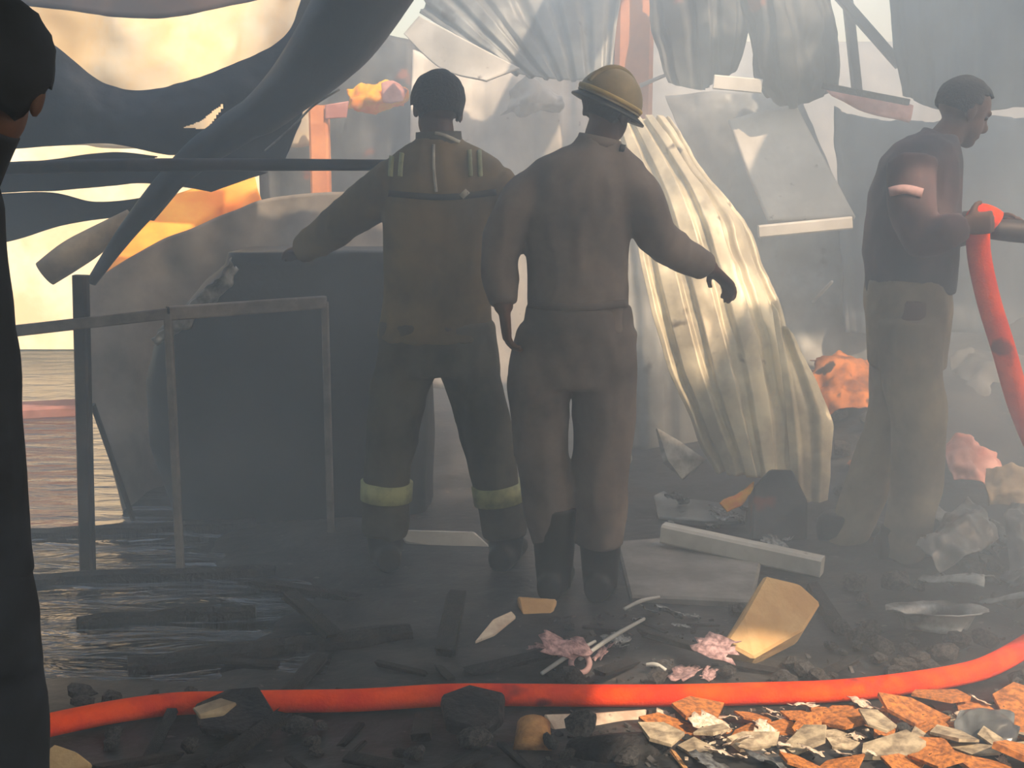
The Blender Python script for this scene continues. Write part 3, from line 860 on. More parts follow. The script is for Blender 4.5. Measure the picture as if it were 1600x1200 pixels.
# ---------- firefighter in turnout coat
def man_coat():
    Y = 4.35
    base = G(695, 885)
    e = empty('person', (base.x, Y, 0), 'firefighter in olive coat and trousers with lime shin bands, hand on the crate', 'person')
    hc = P(683, 172, Y + 0.02)
    pr, fr = head_prims(hc, Vector((-0.35, 0.85, -0.40)), Vector((0.0, 0.25, 0.95)), 1.02)
    tr = [(222, 648, 722), (236, 622, 752), (254, 602, 782), (290, 598, 788), (340, 600, 776), (400, 602, 768), (450, 600, 766), (500, 596, 768)]
    dep = [0.06, 0.09, 0.11, 0.135, 0.14, 0.135, 0.135, 0.14]
    armL = [(622, 284, Y), (584, 312, Y + 0.06), (540, 342, Y + 0.15), (508, 368, Y + 0.25), (474, 388, Y + 0.36)]
    armR = [(762, 284, Y), (784, 322, Y + 0.02), (780, 372, Y + 0.06), (755, 400, Y + 0.2), (728, 415, Y + 0.32)]
    body = list(pr) + [tube_vf([P(685, 240, Y), P(684, 205, Y), hc], [0.064, 0.058, 0.05], 14, 10), torso_prims(tr, Y, dep, grow=-0.1),
                       limb(armL, [0.06, 0.055, 0.046, 0.042, 0.03]), limb(armR, [0.06, 0.055, 0.046, 0.042, 0.03])]
    w = P(474, 388, Y + 0.36)
    body += hand_prims(w, P(445, 396, Y + 0.5) - w, 1, Vector((0, 0, -1)), 0.3, 1)
    w = P(728, 415, Y + 0.32)
    body += hand_prims(w, Vector((-0.6, 0.6, -0.1)), 1, Vector((0, 0, -1)), 0.5, -1)
    legL = [(650, 510, Y), (622, 610, Y), (610, 700, Y), (603, 790, Y), (602, 875, Y)]
    legR = [(720, 510, Y), (745, 610, Y), (764, 700, Y), (782, 790, Y), (790, 875, Y)]
    body += [limb(legL, [0.09, 0.085, 0.065, 0.055, 0.045]), limb(legR, [0.09, 0.085, 0.065, 0.055, 0.045])]
    fuse('body', body, 0.007, m_skin, e, 3)
    eyes(hc, fr, e, 1.02)
    hair_cap(hc, fr, 'hair', m_hair, e, 1.02, low=-0.082, thick=0.017)
    cl = [0.088, 0.082, 0.072, 0.065, 0.055]
    j = fuse('coat', [torso_prims(tr + [(530, 590, 772)], Y, dep + [0.15]), limb(armL, cl), limb(armR, cl), tube_vf([P(686, 246, Y), P(685, 214, Y)], [0.095, 0.075], 16, smooth=False)], 0.011, m_coat, e, 5, 0.007, 9, dz=0.35, seed=3)
    co = from_vf('collar', *tube_vf([P(686, 232, Y), P(685, 206, Y)], [0.084, 0.080], 20, smooth=False), m_coat_tr, j)
    on_surface(co, [(680, 208), (695, 212), (716, 222)], 5, 'collar_trim', m_silver, j)
    for x in (733, 748): on_surface(j, [(x, 236), (x + 1, 254), (x + 2, 276)], 6, 'shoulder_stripe', m_lime, j)
    for x in (612, 627): on_surface(j, [(x + 2, 240), (x, 256), (x - 1, 276)], 6, 'shoulder_stripe', m_lime, j)
    on_surface(j, [(678, 226), (678, 260), (682, 300)], 4, 'back_seam', m_silver, j)
    on_surface(j, [(608, 302), (650, 306), (700, 308), (775, 300)], 10, 'chest_band', m_coat_tr, j)
    on_surface(j, [(722, 300), (728, 306)], 14, 'badge', m_silver, j)
    t = fuse('trousers', [torso_prims([(500, 596, 770), (540, 592, 776), (580, 586, 784)], Y, [0.14, 0.14, 0.12]),
                          limb([(648, 530, Y), (622, 620, Y), (610, 710, Y), (604, 790, Y), (602, 835, Y)], [0.11, 0.1, 0.088, 0.082, 0.08]),
                          limb([(722, 530, Y), (746, 620, Y), (766, 710, Y), (782, 790, Y), (788, 835, Y)], [0.11, 0.1, 0.088, 0.082, 0.08])], 0.011, m_coat_tr, e, 5, 0.008, 9, seed=4)
    for (x0, x1, ya, yb) in ((604.5, 603.5, 752, 780), (777, 781, 756, 784)):
        from_vf('reflective_band', *tube_vf([P(x0, ya, Y), P(x1, yb, Y)], [0.097, 0.096], 24, smooth=False), m_lime, t)
    for (ax, ay, td) in ((602, 872, (-0.3, 1, 0)), (790, 872, (0.3, 1, 0))):
        a = P(ax, ay, Y)
        fuse('boot', [tube_vf([P(ax, 800, Y), P(ax, 840, Y), Vector((a.x, a.y, ground_h(a.x, a.y) + 0.03))], [0.075, 0.068, 0.06], 16, 12), boot_prims(a, td)], 0.01, m_boot, e, 3)
man_coat()

# ---------- man holding the hose
def man_hose():
    Y = 4.5
    base = G(1400, 880)
    e = empty('person', (base.x, Y, 0), 'person in dark maroon jacket and khaki trousers holding the red hose', 'person')
    hc = P(1506, 176, Y + 0.02)
    pr, fr = head_prims(hc, Vector((0.92, 0.10, -0.42)), Vector((0.42, 0.05, 0.9)), 1.0)
    tr = [(212, 1425, 1490), (226, 1402, 1494), (250, 1382, 1494), (300, 1364, 1494), (350, 1354, 1494), (400, 1352, 1494), (440, 1356, 1490)]
    dep = [0.08, 0.15, 0.20, 0.205, 0.19, 0.175, 0.165]
    armN = [(1424, 252, Y - 0.19), (1425, 315, Y - 0.24), (1438, 370, Y - 0.25), (1476, 364, Y - 0.30), (1506, 352, Y - 0.30)]
    armF = [(1450, 252, Y + 0.18), (1460, 310, Y + 0.22), (1478, 360, Y + 0.2), (1512, 356, Y + 0.08), (1548, 348, Y - 0.06)]
    body = list(pr) + [tube_vf([P(1455, 240, Y), P(1478, 215, Y), hc], [0.066, 0.058, 0.05], 14, 10), torso_prims(tr, Y, dep, grow=-0.1), limb(armN, [0.06, 0.055, 0.046, 0.042, 0.03]), limb(armF, [0.06, 0.055, 0.046, 0.042, 0.03])]
    w = P(1506, 352, Y - 0.30)
    body += hand_prims(w, Vector((0.9, 0.12, 0.1)), 1, Vector((0.1, 1.0, 0.0)), 0.6, -1)
    w = P(1548, 348, Y - 0.06)
    body += hand_prims(w, Vector((0.8, -0.3, 0.0)), 1, Vector((0, -0.5, -0.6)), 0.75, 1)
    legN = [(1425, 470, Y - 0.09), (1420, 570, Y - 0.11), (1436, 660, Y - 0.13), (1428, 770, Y - 0.12), (1405, 885, Y - 0.1)]
    legF = [(1410, 470, Y + 0.09), (1402, 570, Y + 0.12), (1395, 660, Y + 0.13), (1358, 760, Y + 0.12), (1312, 862, Y + 0.12)]
    body += [limb(legN, [0.09, 0.085, 0.066, 0.055, 0.045]), limb(legF, [0.09, 0.085, 0.066, 0.055, 0.045])]
    fuse('body', body, 0.007, m_skin, e, 3)
    eyes(hc, fr, e)
    hair_cap(hc, fr, 'hair', m_hair, e, 1.0, low=-0.05, thick=0.010)
    cl = [0.085, 0.078, 0.068, 0.06, 0.048]
    j = fuse('jacket', [torso_prims(tr + [(456, 1356, 1488)], Y, dep + [0.165]), limb(armN, cl), limb(armF, cl), tube_vf([P(1450, 246, Y), P(1468, 220, Y)], [0.1, 0.075], 16, smooth=False)], 0.011, m_maroon, e, 5, 0.007, 10, seed=5)
    from_vf('collar', *tube_vf([P(1458, 236, Y), P(1471, 216, Y)], [0.082, 0.076], 20, smooth=False), m_maroon, j)
    on_surface(j, [(1392, 300), (1415, 296), (1440, 302)], 14, 'sleeve_band', m_pinkpaper, j)
    fuse('trousers', [torso_prims([(436, 1356, 1482), (480, 1352, 1482), (530, 1356, 1476), (570, 1362, 1474)], Y, [0.17, 0.175, 0.17, 0.15]),
                      limb([(1420, 500, Y - 0.09), (1424, 590, Y - 0.1), (1436, 660, Y - 0.12), (1430, 770, Y - 0.12), (1408, 868, Y - 0.1)], [0.115, 0.105, 0.096, 0.088, 0.08]),
                      limb([(1410, 500, Y + 0.09), (1402, 590, Y + 0.1), (1394, 660, Y + 0.12), (1356, 760, Y + 0.12), (1316, 850, Y + 0.12)], [0.115, 0.105, 0.095, 0.085, 0.075])], 0.011, m_khaki, e, 5, 0.008, 9, seed=6)
    for (ax, ay, yy) in ((1403, 880, Y - 0.1), (1310, 862, Y + 0.12)):
        a = P(ax, ay, yy)
        fuse('boot', [tube_vf([P(ax + 3, ay - 60, yy), P(ax, ay - 30, yy), Vector((a.x, a.y, ground_h(a.x, a.y) + 0.03))], [0.07, 0.066, 0.06], 16, 12), boot_prims(a, (1, 0.1, 0))], 0.01, m_boot, e, 3)
man_hose()

# ---------- bystander in the shadows at the edge of the frame
def man_dark():
    Y = 2.0
    e = empty('person', (P(-150, 600, Y).x, Y, 0), 'person in dark clothes, head darkened by an added cover, standing close in the shadow', 'person')
    hc = P(-18, 128, Y)
    pr, fr = head_prims(hc, Vector((-0.15, 0.95, -0.3)), Vector((0.2, 0.2, 0.95)), 1.04)
    tr = [(262, -200, -30), (300, -280, -8), (380, -335, 4), (480, -345, 14), (600, -340, 20), (760, -335, 34), (900, -335, 46)]
    dep = [0.07, 0.10, 0.13, 0.14, 0.135, 0.14, 0.145]
    body = list(pr) + [tube_vf([P(-90, 300, Y), P(-60, 225, Y), hc], [0.065, 0.058, 0.05], 14, 10), torso_prims(tr, Y, dep, grow=-0.1)]
    armR = [(-75, 335, Y + 0.02), (-62, 450, Y + 0.02), (-30, 595, Y + 0.0), (-40, 740, Y + 0.16), (-40, 830, Y + 0.28)]
    armL = [(-320, 330, Y), (-360, 470, Y), (-370, 620, Y), (-360, 760, Y + 0.08), (-350, 860, Y + 0.14)]
    body += [limb(armR, [0.06, 0.055, 0.045, 0.04, 0.03]), limb(armL, [0.06, 0.055, 0.045, 0.04, 0.03])]
    for a, sd in ((armR, -1), (armL, 1)):
        w = P(*a[-1])
        body += hand_prims(w, Vector((0, 0.3, -1)), 1, Vector((sd, 0.2, 0)), 0.4, 1)
    x1, x2 = P(-60, 900, Y).x, P(-230, 900, Y).x
    zz = P(-60, 900, Y).z
    legs = []
    for x, o in ((x1, 0.02), (x2, -0.05)):
        body.append(tube_vf([(x, Y + o, zz), (x, Y + o, 0.48), (x, Y + o, 0.08)], [0.085, 0.066, 0.045], 14, 12))
        legs.append((x, o))
    fuse('body', body, 0.007, m_skin, e, 3)
    eyes(hc, fr, e)
    cp = hair_cap(hc, fr, 'shade_hood', m_navy, e, 1.04, low=-0.085, thick=0.016)  # dark cover and gaiter added so the head reads as shaded
    from_vf('shade_gaiter', *tube_vf([P(-95, 290, Y), P(-62, 225, Y), P(-38, 180, Y)], [0.085, 0.078, 0.074], 18, 10), m_navy, e)
    f, u, s = fr
    j = fuse('jacket', [torso_prims(tr, Y, dep), limb(armR, [0.075, 0.07, 0.062, 0.055, 0.042]), limb(armL, [0.075, 0.07, 0.062, 0.055, 0.042]), tube_vf([P(-95, 310, Y), P(-75, 255, Y)], [0.1, 0.072], 16, smooth=False)], 0.011, m_navy, e, 5, 0.006, 10, seed=7)
    tp = [torso_prims([(880, -330, 44), (960, -330, 50), (1040, -325, 60)], Y, [0.14, 0.145, 0.14])]
    for x, o in legs:
        tp.append(tube_vf([(x, Y + o, zz - 0.05), (x + 0.03, Y + o, 0.48), (x + 0.03, Y + o, 0.10)], [0.105, 0.088, 0.075], 14, 12))
    fuse('trousers', tp, 0.011, m_navy, e, 5, 0.007, 9, seed=8)
    for x, o in legs:
        fuse('boot', [boot_prims((x + 0.03, Y + o, 0), (0.3, 1, 0)), tube_vf([(x + 0.03, Y + o, 0.16), (x + 0.03, Y + o, 0.03)], [0.06, 0.058], 14, smooth=False)], 0.01, m_boot, e, 3)
man_dark()

# ================================================================== HOSES
def ghose(px, py, r=0.034):
    p = G(px, py)
    z = ground_h(p.x, p.y) + r
    return G(px, py, z)
pts = pts_hose = [ghose(x, y) for x, y in ((40, 1142), (90, 1130), (180, 1112), (270, 1100), (350, 1098), (430, 1096), (560, 1094), (700, 1086), (830, 1086), (930, 1087), (1050, 1087), (1180, 1084), (1300, 1080), (1400, 1070), (1500, 1054), (1560, 1034), (1640, 985), (1760, 900))]
o = from_vf('fire_hose', *tube_vf(pts, [0.035] * len(pts), 16, 120, flat=0.85), m_hose)
tag(o, 'red-orange fire hose lying across the ground over the debris', 'hose')
Yh = 4.3
o = from_vf('fire_hose', *tube_vf([P(1528, 352, Yh), P(1530, 400, Yh - 0.02), P(1545, 470, Yh - 0.06), P(1568, 545, Yh - 0.1), P(1596, 640, Yh - 0.1), P(1640, 740, Yh - 0.05), P(1700, 840, Yh), G(1760, 920) + Vector((0, 0, 0.04)), G(1840, 930) + Vector((0, 0, 0.04))],
          [0.04] * 9, 16, 60), m_hose)
tag(o, 'red fire hose held up by the man in maroon jacket', 'hose')
nz = empty('hose_nozzle', P(1530, 345, Yh), 'grey hose nozzle gripped by the man in maroon jacket', 'nozzle')
from_vf('elbow', *tube_vf([P(1528, 356, Yh), P(1530, 338, Yh), P(1545, 340, Yh), P(1556, 346, Yh)], [0.043, 0.043, 0.042, 0.04], 16, 14), m_hose, nz)
from_vf('barrel', *tube_vf([P(1550, 358, Yh), P(1600, 362, Yh), P(1660, 364, Yh), P(1720, 366, Yh)], [0.036, 0.04, 0.036, 0.028], 16, 14), m_steel, nz)
from_vf('tip', *tube_vf([P(1715, 366, Yh), P(1735, 366, Yh)], [0.036, 0.032], 16, smooth=False), m_scrap, nz)

# ================================================================== NAMED DEBRIS
def slab_poly(name, poly, th, m, label, cat, jit=0.0, seed=0, up=None, group=None):
    """thick slab from picture points lying on given world points (list of Vectors, roughly planar)"""
    n = len(poly)
    c = sum(poly, Vector()) / n
    nn = Vector()
    for i in range(n): nn += (poly[i] - c).cross(poly[(i + 1) % n] - c)
    nn.normalize()
    if nn.dot(Vector((0, -1, 0.5))) < 0: nn = -nn
    rnd = random.Random(seed)
    v = []
    for k, off in enumerate((0.0, th)):
        for p in poly:
            v.append(p - nn * off + Vector((rnd.uniform(-jit, jit), rnd.uniform(-jit, jit), rnd.uniform(-jit, jit))))
    me = bpy.data.meshes.new(name)
    me.from_pydata([tuple(p) for p in v], [], [tuple(range(n)), tuple(range(2 * n - 1, n - 1, -1))] + [(i, n + i, n + (i + 1) % n, (i + 1) % n) for i in range(n)])
    bm = bmesh.new(); bm.from_mesh(me)
    bmesh.ops.recalc_face_normals(bm, faces=bm.faces)
    bmesh.ops.bevel(bm, geom=bm.edges[:], offset=min(th * 0.2, 0.008), segments=1, affect='EDGES')
    bm.to_mesh(me); bm.free()
    o = link(name, me, m, None, False)
    return tag(o, label, cat, group)

def gp(x, y, z=0.0): return G(x, y, z)
# cream foam block standing tilted
slab_poly('foam_block', [P(1133, 1003, 3.40), P(1160, 960, 3.46), P(1198, 898, 3.58), P(1252, 912, 3.58), P(1282, 942, 3.54), P(1258, 985, 3.46), P(1178, 1030, 3.36)], 0.09, m_foam, 'cream foam block tilted up out of the debris', 'foam', 0.004, 3)
slab_poly('foam_piece', [P(808, 930, 3.9), P(872, 934, 3.9), P(862, 962, 3.85), P(830, 988, 3.8), P(818, 955, 3.85)], 0.05, m_foam, 'small cream foam piece in front of the black boots', 'foam', 0.003, 4)
slab_poly('torn_card', [P(742, 1002, 3.62), P(770, 968, 3.7), P(800, 955, 3.74), P(806, 962, 3.72), P(772, 990, 3.65)], 0.012, m_paper, 'torn pale card beside the small foam piece', 'card', 0.002, 5)
bar('white_beam', P(1036, 832, 4.50), P(1285, 886, 4.22), 0.06, 0.075, m_pale, 'scorched white beam lying before the dark grey block', 'beam')
slab_poly('grey_block', [P(1178, 760, 4.74), P(1205, 732, 4.79), P(1240, 732, 4.79), P(1262, 780, 4.70), P(1262, 846, 4.62), P(1175, 846, 4.62)], 0.15, m_charmetal, 'dark grey block beside the foot of the cream roof sheet', 'block', 0.004, 7)
o = psheet('orange_rag', [[(1126, 790, 4.95), (1150, 772, 4.97), (1178, 752, 5.0)], [(1136, 800, 4.9), (1158, 792, 4.92), (1176, 772, 4.95)]], 16, 8, m_fire_orange, wr=0.03, wf=9, seed=61); tag(o, 'bright orange rag lying beside the dark grey block', 'rag')
slab_poly('concrete_slab', [gp(965, 845, 0.03), gp(1035, 838, 0.03), gp(1190, 868, 0.03), gp(1175, 938, 0.03), gp(1060, 932, 0.03), gp(985, 930, 0.03)], 0.06, m_concrete, 'flat grey concrete slab beside the black boots', 'slab', 0.003, 8)
slab_poly('pale_plank', [P(625, 826, 4.62), P(740, 830, 4.62), P(770, 858, 4.58), P(700, 858, 4.58), P(632, 848, 4.6)], 0.03, m_pale, 'pale plank lying behind the firefighter boots', 'plank', 0.003, 9)
slab_poly('metal_plate', [P(1025, 668, 5.0), P(1062, 690, 5.0), P(1102, 718, 5.0), P(1066, 752, 4.95), P(1040, 720, 4.95)], 0.012, m_scrap, 'bent pale metal plate at the foot of the cream roof sheet', 'plate', 0.01, 10)
def ring(c, r, t, name, m, label, cat, nrm=(0, -1, 0)):
    nrm = Vector(nrm).normalized(); u = nrm.orthogonal().normalized(); w = nrm.cross(u)
    pts = [Vector(c) + u * math.cos(a) * r + w * math.sin(a) * r for a in [2 * math.pi * k / 20 for k in range(21)]]
    return tag(from_vf(name, *tube_vf(pts, [t] * 21, 8, smooth=False), m), label, cat)
ring(P(975, 716, 4.45), 0.026, 0.005, 'metal_ring', m_scrap, 'small metal ring hanging beside the brown trousers', 'ring')
rp = ghose(908, 1052, 0.02); ring(rp + Vector((0, 0.05, 0.01)), 0.028, 0.009, 'pink_ring', m_pinkpaper, 'small pink ring lying behind the fire hose', 'ring', (0.2, -1, 0.4))
for k, (a, b, z0, z1, lab) in enumerate((((846, 1056), (930, 1022), 0.02, 0.05, 'bright bent rod lying behind the hose beside the pink ring'), ((905, 1040), (1006, 1000), 0.03, 0.07, 'bright rod pointing up from the ash beside the pink paper'),
                                         ((975, 962), (1030, 948), 0.02, 0.03, 'short bright rod at the edge of the concrete slab'), ((1010, 1052), (1040, 1062), 0.03, 0.03, 'short bright rod just behind the hose'))):
    A_, B_ = G(*a), G(*b)
    M_ = A_.lerp(B_, 0.5)
    A_.z = ground_h(A_.x, A_.y) + z0; B_.z = ground_h(B_.x, B_.y) + z1; M_.z = ground_h(M_.x, M_.y) + (z0 + z1) / 2 + 0.008
    tag(from_vf('metal_rod', *tube_vf([A_, M_, B_], [0.006, 0.007, 0.005], 8, 10), m_pale), lab, 'rod')
# foil tray
def tray():
    c = G(1462, 965, 0.06)
    rings_ = [(0.10, 0.05, -0.035), (0.125, 0.07, 0.02), (0.16, 0.10, 0.028)]
    v, f = [], []
    for k in range(36):
        a = 2 * math.pi * k / 36
        j = 1 + 0.10 * noise.noise(Vector((math.cos(a) * 2, math.sin(a) * 2, 3)))
        for rx, ry, z in rings_:
            v.append(c + Vector((math.cos(a) * rx * j, math.sin(a) * ry * j * 1.2, z - 0.35 * math.sin(a) * ry * 0.6 + 0.01 * noise.noise(Vector((a * 3, z * 40, 1))))))
    for k in range(36):
        k2 = (k + 1) % 36
        for i in range(2): f.append((k * 3 + i, k2 * 3 + i, k2 * 3 + i + 1, k * 3 + i + 1))
    f.append(tuple(k * 3 for k in range(36)))
    o = from_vf('foil_tray', v, f, m_scrap)
    sm = o.modifiers.new('thick', 'SOLIDIFY'); sm.thickness = 0.004
    tag(o, 'crushed oval foil tray lying behind the fire hose', 'tray')
tray()
# printed board piece by the hose
slab_poly('printed_board', [P(850, 1116, 3.02), P(930, 1112, 3.05), P(1012, 1108, 3.08), P(1008, 1128, 3.04), P(935, 1146, 3.0), P(868, 1148, 2.98)], 0.02, m_paper, 'torn whitish board below the fire hose', 'board', 0.003, 12)
o = from_vf('burnt_log', *tube_vf([G(1050, 1166, 0.03), G(1000, 1176, 0.04), G(940, 1180, 0.04), G(892, 1174, 0.03)], [0.035, 0.05, 0.05, 0.03], 12, 18), m_char); tag(o, 'thick charred log below the torn whitish board', 'log')
o = from_vf('round_stump', *tube_vf([G(832, 1176, 0.02), G(834, 1132, 0.06)], [0.05, 0.043], 14, smooth=False), m_wood); tag(o, 'short brown stump standing beside the torn whitish board', 'stump')
slab_poly('yellow_lump', [G(40, 1210, 0.05), G(60, 1172, 0.08), G(82, 1158, 0.09), G(118, 1175, 0.08), G(150, 1195, 0.06), G(140, 1230, 0.05)], 0.08, m_foam, 'yellowish lump at the foot of the dark bystander', 'lump', 0.01, 14)
slab_poly('charred_board', [G(300, 1100, 0.05), G(360, 1072, 0.09), G(400, 1075, 0.09), G(425, 1110, 0.06), G(380, 1140, 0.05), G(310, 1140, 0.05)], 0.03, m_char, 'charred board lying over the fire hose', 'board', 0.01, 15)
slab_poly('scorched_tile', [G(300, 1105, 0.11), G(345, 1090, 0.12), G(370, 1095, 0.12), G(350, 1112, 0.1), G(310, 1118, 0.1)], 0.015, m_tan, 'pale scorched tile on the charred board', 'tile', 0.004, 16)
slab_poly('charred_beam', [G(690, 1088, 0.10), G(735, 1070, 0.11), G(786, 1074, 0.11), G(784, 1116, 0.08), G(755, 1145, 0.06), G(692, 1130, 0.07)], 0.04, m_char, 'charred beam end crossing over the fire hose', 'beam', 0.008, 17)
for k, (rows, mm, lab) in enumerate((
    ([[(1432, 858, 4.15), (1465, 815, 4.3), (1512, 782, 4.45)], [(1450, 868, 4.1), (1490, 830, 4.2), (1540, 800, 4.35)], [(1470, 892, 4.05), (1520, 868, 4.1), (1560, 842, 4.25)]], m_plastic, 'crumpled grey plastic sheet with a bright edge beside the khaki trousers'),
    ([[(1572, 790, 4.5), (1590, 785, 4.52), (1615, 795, 4.5)], [(1572, 835, 4.3), (1592, 828, 4.3), (1615, 838, 4.3)], [(1580, 905, 4.1), (1598, 905, 4.1), (1618, 905, 4.1)]], m_plastic, 'crumpled grey plastic sheet under the hanging hose'),
    ([[(1476, 690, 5.0), (1510, 680, 5.0), (1550, 700, 5.0)], [(1480, 725, 4.85), (1515, 715, 4.85), (1560, 740, 4.85)], [(1490, 750, 4.8), (1525, 750, 4.8), (1565, 765, 4.8)]], m_pink, 'crumpled pinkish cloth in the heap behind the hanging hose'),
    ([[(1540, 735, 4.7), (1580, 735, 4.7), (1640, 745, 4.7)], [(1540, 765, 4.6), (1580, 760, 4.6), (1640, 775, 4.6)], [(1545, 790, 4.6), (1580, 790, 4.6), (1640, 800, 4.6)]], m_tan, 'crumpled tan cloth in the heap behind the hanging hose'),
    ([[(1484, 560, 5.9), (1530, 545, 5.9), (1640, 560, 5.9)], [(1484, 620, 5.7), (1530, 610, 5.6), (1640, 620, 5.7)], [(1484, 690, 5.4), (1530, 690, 5.3), (1640, 690, 5.4)]], m_plastic, 'large crumpled dark plastic sheet on the heap behind the man with the hose'),
    ([[(1275, 560, 5.9), (1310, 545, 5.9), (1365, 560, 5.9)], [(1275, 600, 5.7), (1315, 590, 5.6), (1365, 590, 5.7)], [(1285, 650, 5.5), (1320, 640, 5.5), (1360, 640, 5.5)]], m_card, 'sunlit yellow-brown crumpled card on the heap behind the narrow bent sheet'),
    ([[(1500, 1120, 2.98), (1535, 1112, 3.0), (1570, 1125, 2.98)], [(1490, 1150, 2.9), (1530, 1140, 2.88), (1575, 1150, 2.9)], [(1480, 1185, 2.82), (1530, 1185, 2.8), (1580, 1185, 2.82)]], m_plastic, 'crumpled dark plastic bag among the sunlit cardboard'))):
    o = psheet('crumpled_wrap', rows, 26, 20, mm, wr=0.05, wf=8, seed=90 + k)
    tag(o, lab, 'wrap')
slab_poly('flat_sheet', [gp(1020, 775, 0.02), gp(1080, 745, 0.02), gp(1170, 765, 0.02), gp(1165, 815, 0.02), gp(1100, 815, 0.02), gp(1030, 805, 0.02)], 0.02, m_zinc_grey, 'flat grey metal sheet lying beyond the white beam', 'sheet', 0.006, 20)
for k, (a, b, w, lab) in enumerate((((40, 834), (400, 818), 0.07, 'long charred beam lying in the water at the foot of the grey tarp'), ((40, 908), (430, 892), 0.07, 'wide charred beam lying in the water beyond the narrow one'),
                                    ((120, 972), (400, 955), 0.04, 'narrow charred beam lying in the water beyond the hose'), ((200, 1040), (640, 985), 0.12, 'long burnt beam on the wet ash behind the hose'))):
    A_, B_ = G(*a), G(*b)
    v, f = [], []
    n = 10
    for i in range(n + 1):
        p = A_.lerp(B_, i / n)
        d = (B_ - A_).normalized(); sd = Vector((-d.y, d.x, 0))
        ww = w * (0.8 + 0.4 * noise.noise(Vector((i * 0.7, k * 3.1, 0))))
        z = 0.012 + 0.012 * noise.noise(Vector((i * 0.5, k * 5.3, 2)))
        p = p + sd * (0.03 * noise.noise(Vector((i * 0.6, k * 2.2, 7))))
        for (x, y) in ((-0.5, -0.06), (-0.45, z), (0, z + 0.012), (0.45, z), (0.5, -0.06)):
            v.append(Vector((p.x, p.y, y)) + sd * (x * ww))
    for i in range(n):
        for q in range(4): f.append((i * 5 + q, i * 5 + q + 1, (i + 1) * 5 + q + 1, (i + 1) * 5 + q))
    f += [(0, 1, 2, 3, 4), tuple(n * 5 + q for q in range(5))[::-1]] + [(i * 5, (i + 1) * 5, (i + 1) * 5 + 4, i * 5 + 4) for i in range(n)]
    tag(from_vf('charred_beam', v, f, m_char, None, False), lab, 'beam')
# pink strip across the far water
bar('pink_kerb', G(-60, 650), G(130, 640), 0.25, 0.10, m_brownleg, 'pinkish block lying across the far end of the water', 'kerb')

# ================================================================== SCATTERED DEBRIS
RND = random.Random(77)
def frag_mesh(kind, seed):
    r = random.Random(seed)
    bm = bmesh.new()
    if kind == 'plank':
        v, f = bar_vf((-0.5, 0, 0), (0.5, 0, 0), 0.16, 0.07, bev=0.2)
        v = [p + Vector((r.uniform(-.05, .05), r.uniform(-.02, .02), r.uniform(-.015, .015))) for p in v]
    elif kind == 'card':
        n = r.choice((4, 5, 5, 6))
        base = [Vector((math.cos(2 * math.pi * i / n + r.uniform(-.35, .35)) * 0.55, math.sin(2 * math.pi * i / n + r.uniform(-.3, .3)) * 0.38, 0)) for i in range(n)]
        v = [p + Vector((0, 0, 0.10 * p.x * p.x + r.uniform(-.02, .02))) for p in base] + [p + Vector((0, 0, 0.10 * p.x * p.x - 0.06)) for p in base]
        f = [tuple(range(n)), tuple(range(2 * n - 1, n - 1, -1))] + [(i, n + i, n + (i + 1) % n, (i + 1) % n) for i in range(n)]
    elif kind == 'lump':
        v, f = ell_vf((0, 0, 0), Vector((0.5, 0, 0)), Vector((0, 0.4, 0)), Vector((0, 0, 0.28)), 8, 5)
        v = [p * (1 + r.uniform(-.25, .2)) for p in v]
    else:
        n = 7
        v, f = [], []
        amp = 0.10 if kind == 'paper' else 0.16
        for i in range(n):
            for j in range(n):
                x, y = i / (n - 1) - 0.5, j / (n - 1) - 0.5
                v.append(Vector((x * (1 + .2 * r.uniform(-1, 1)), y * 0.7 + .04 * r.uniform(-1, 1), amp * noise.noise(Vector((x * 2.5 + seed, y * 2.5, seed * 1.7))) * 1.4)))
        f = [(i * n + j, (i + 1) * n + j, (i + 1) * n + j + 1, i * n + j + 1) for i in range(n - 1) for j in range(n - 1) if not ((i in (0, n - 2) or j in (0, n - 2)) and r.random() < 0.25)]
        N = len(v)
        top = list(f)
        v += [p - Vector((0, 0, 0.02)) for p in v]
        ed = {}
        for q in top:
            for i in range(4): ed.setdefault(frozenset((q[i], q[(i + 1) % 4])), []).append((q[i], q[(i + 1) % 4]))
        f = top + [tuple(N + i for i in q)[::-1] for q in top] + [(e[0][1], e[0][0], N + e[0][0], N + e[0][1]) for e in ed.values() if len(e) == 1]
    me = bpy.data.meshes.new(kind)
    me.from_pydata([tuple(p) for p in v], [], f)
    b = bmesh.new(); b.from_mesh(me)
    bmesh.ops.delete(b, geom=[x for x in b.verts if not x.link_faces], context='VERTS')
    bmesh.ops.recalc_face_normals(b, faces=b.faces)
    b.to_mesh(me); b.free()
    return me

OBST = []
def obstacle(v, f):
    if not v: return
    a = np.array([tuple(p) for p in v])
    OBST.append((BVHTree.FromPolygons([Vector(p) for p in a], f), a.min(0), a.max(0)))

def settle(o, x, y, z, steps):
    """lay the piece on the ground or on top of what already lies there, never through it"""
    rot = o.rotation_euler.to_matrix()
    base = [rot @ Vector((q.co.x * o.scale[0], q.co.y * o.scale[1], q.co.z * o.scale[2])) for q in o.data.vertices]
    f = [tuple(q.vertices) for q in o.data.polygons]
    for step in range(steps):
        c = Vector((x, y, z + step * 0.008))
        v = [c + q for q in base]
        a = np.array([tuple(q) for q in v]); lo, hi = a.min(0), a.max(0)
        t = BVHTree.FromPolygons(v, f)
        if not any((lo <= h).all() and (hi >= l).all() and b.overlap(t) for b, l, h in OBST):
            o.location = c
            OBST.append((t, lo, hi))
            return True
    return False

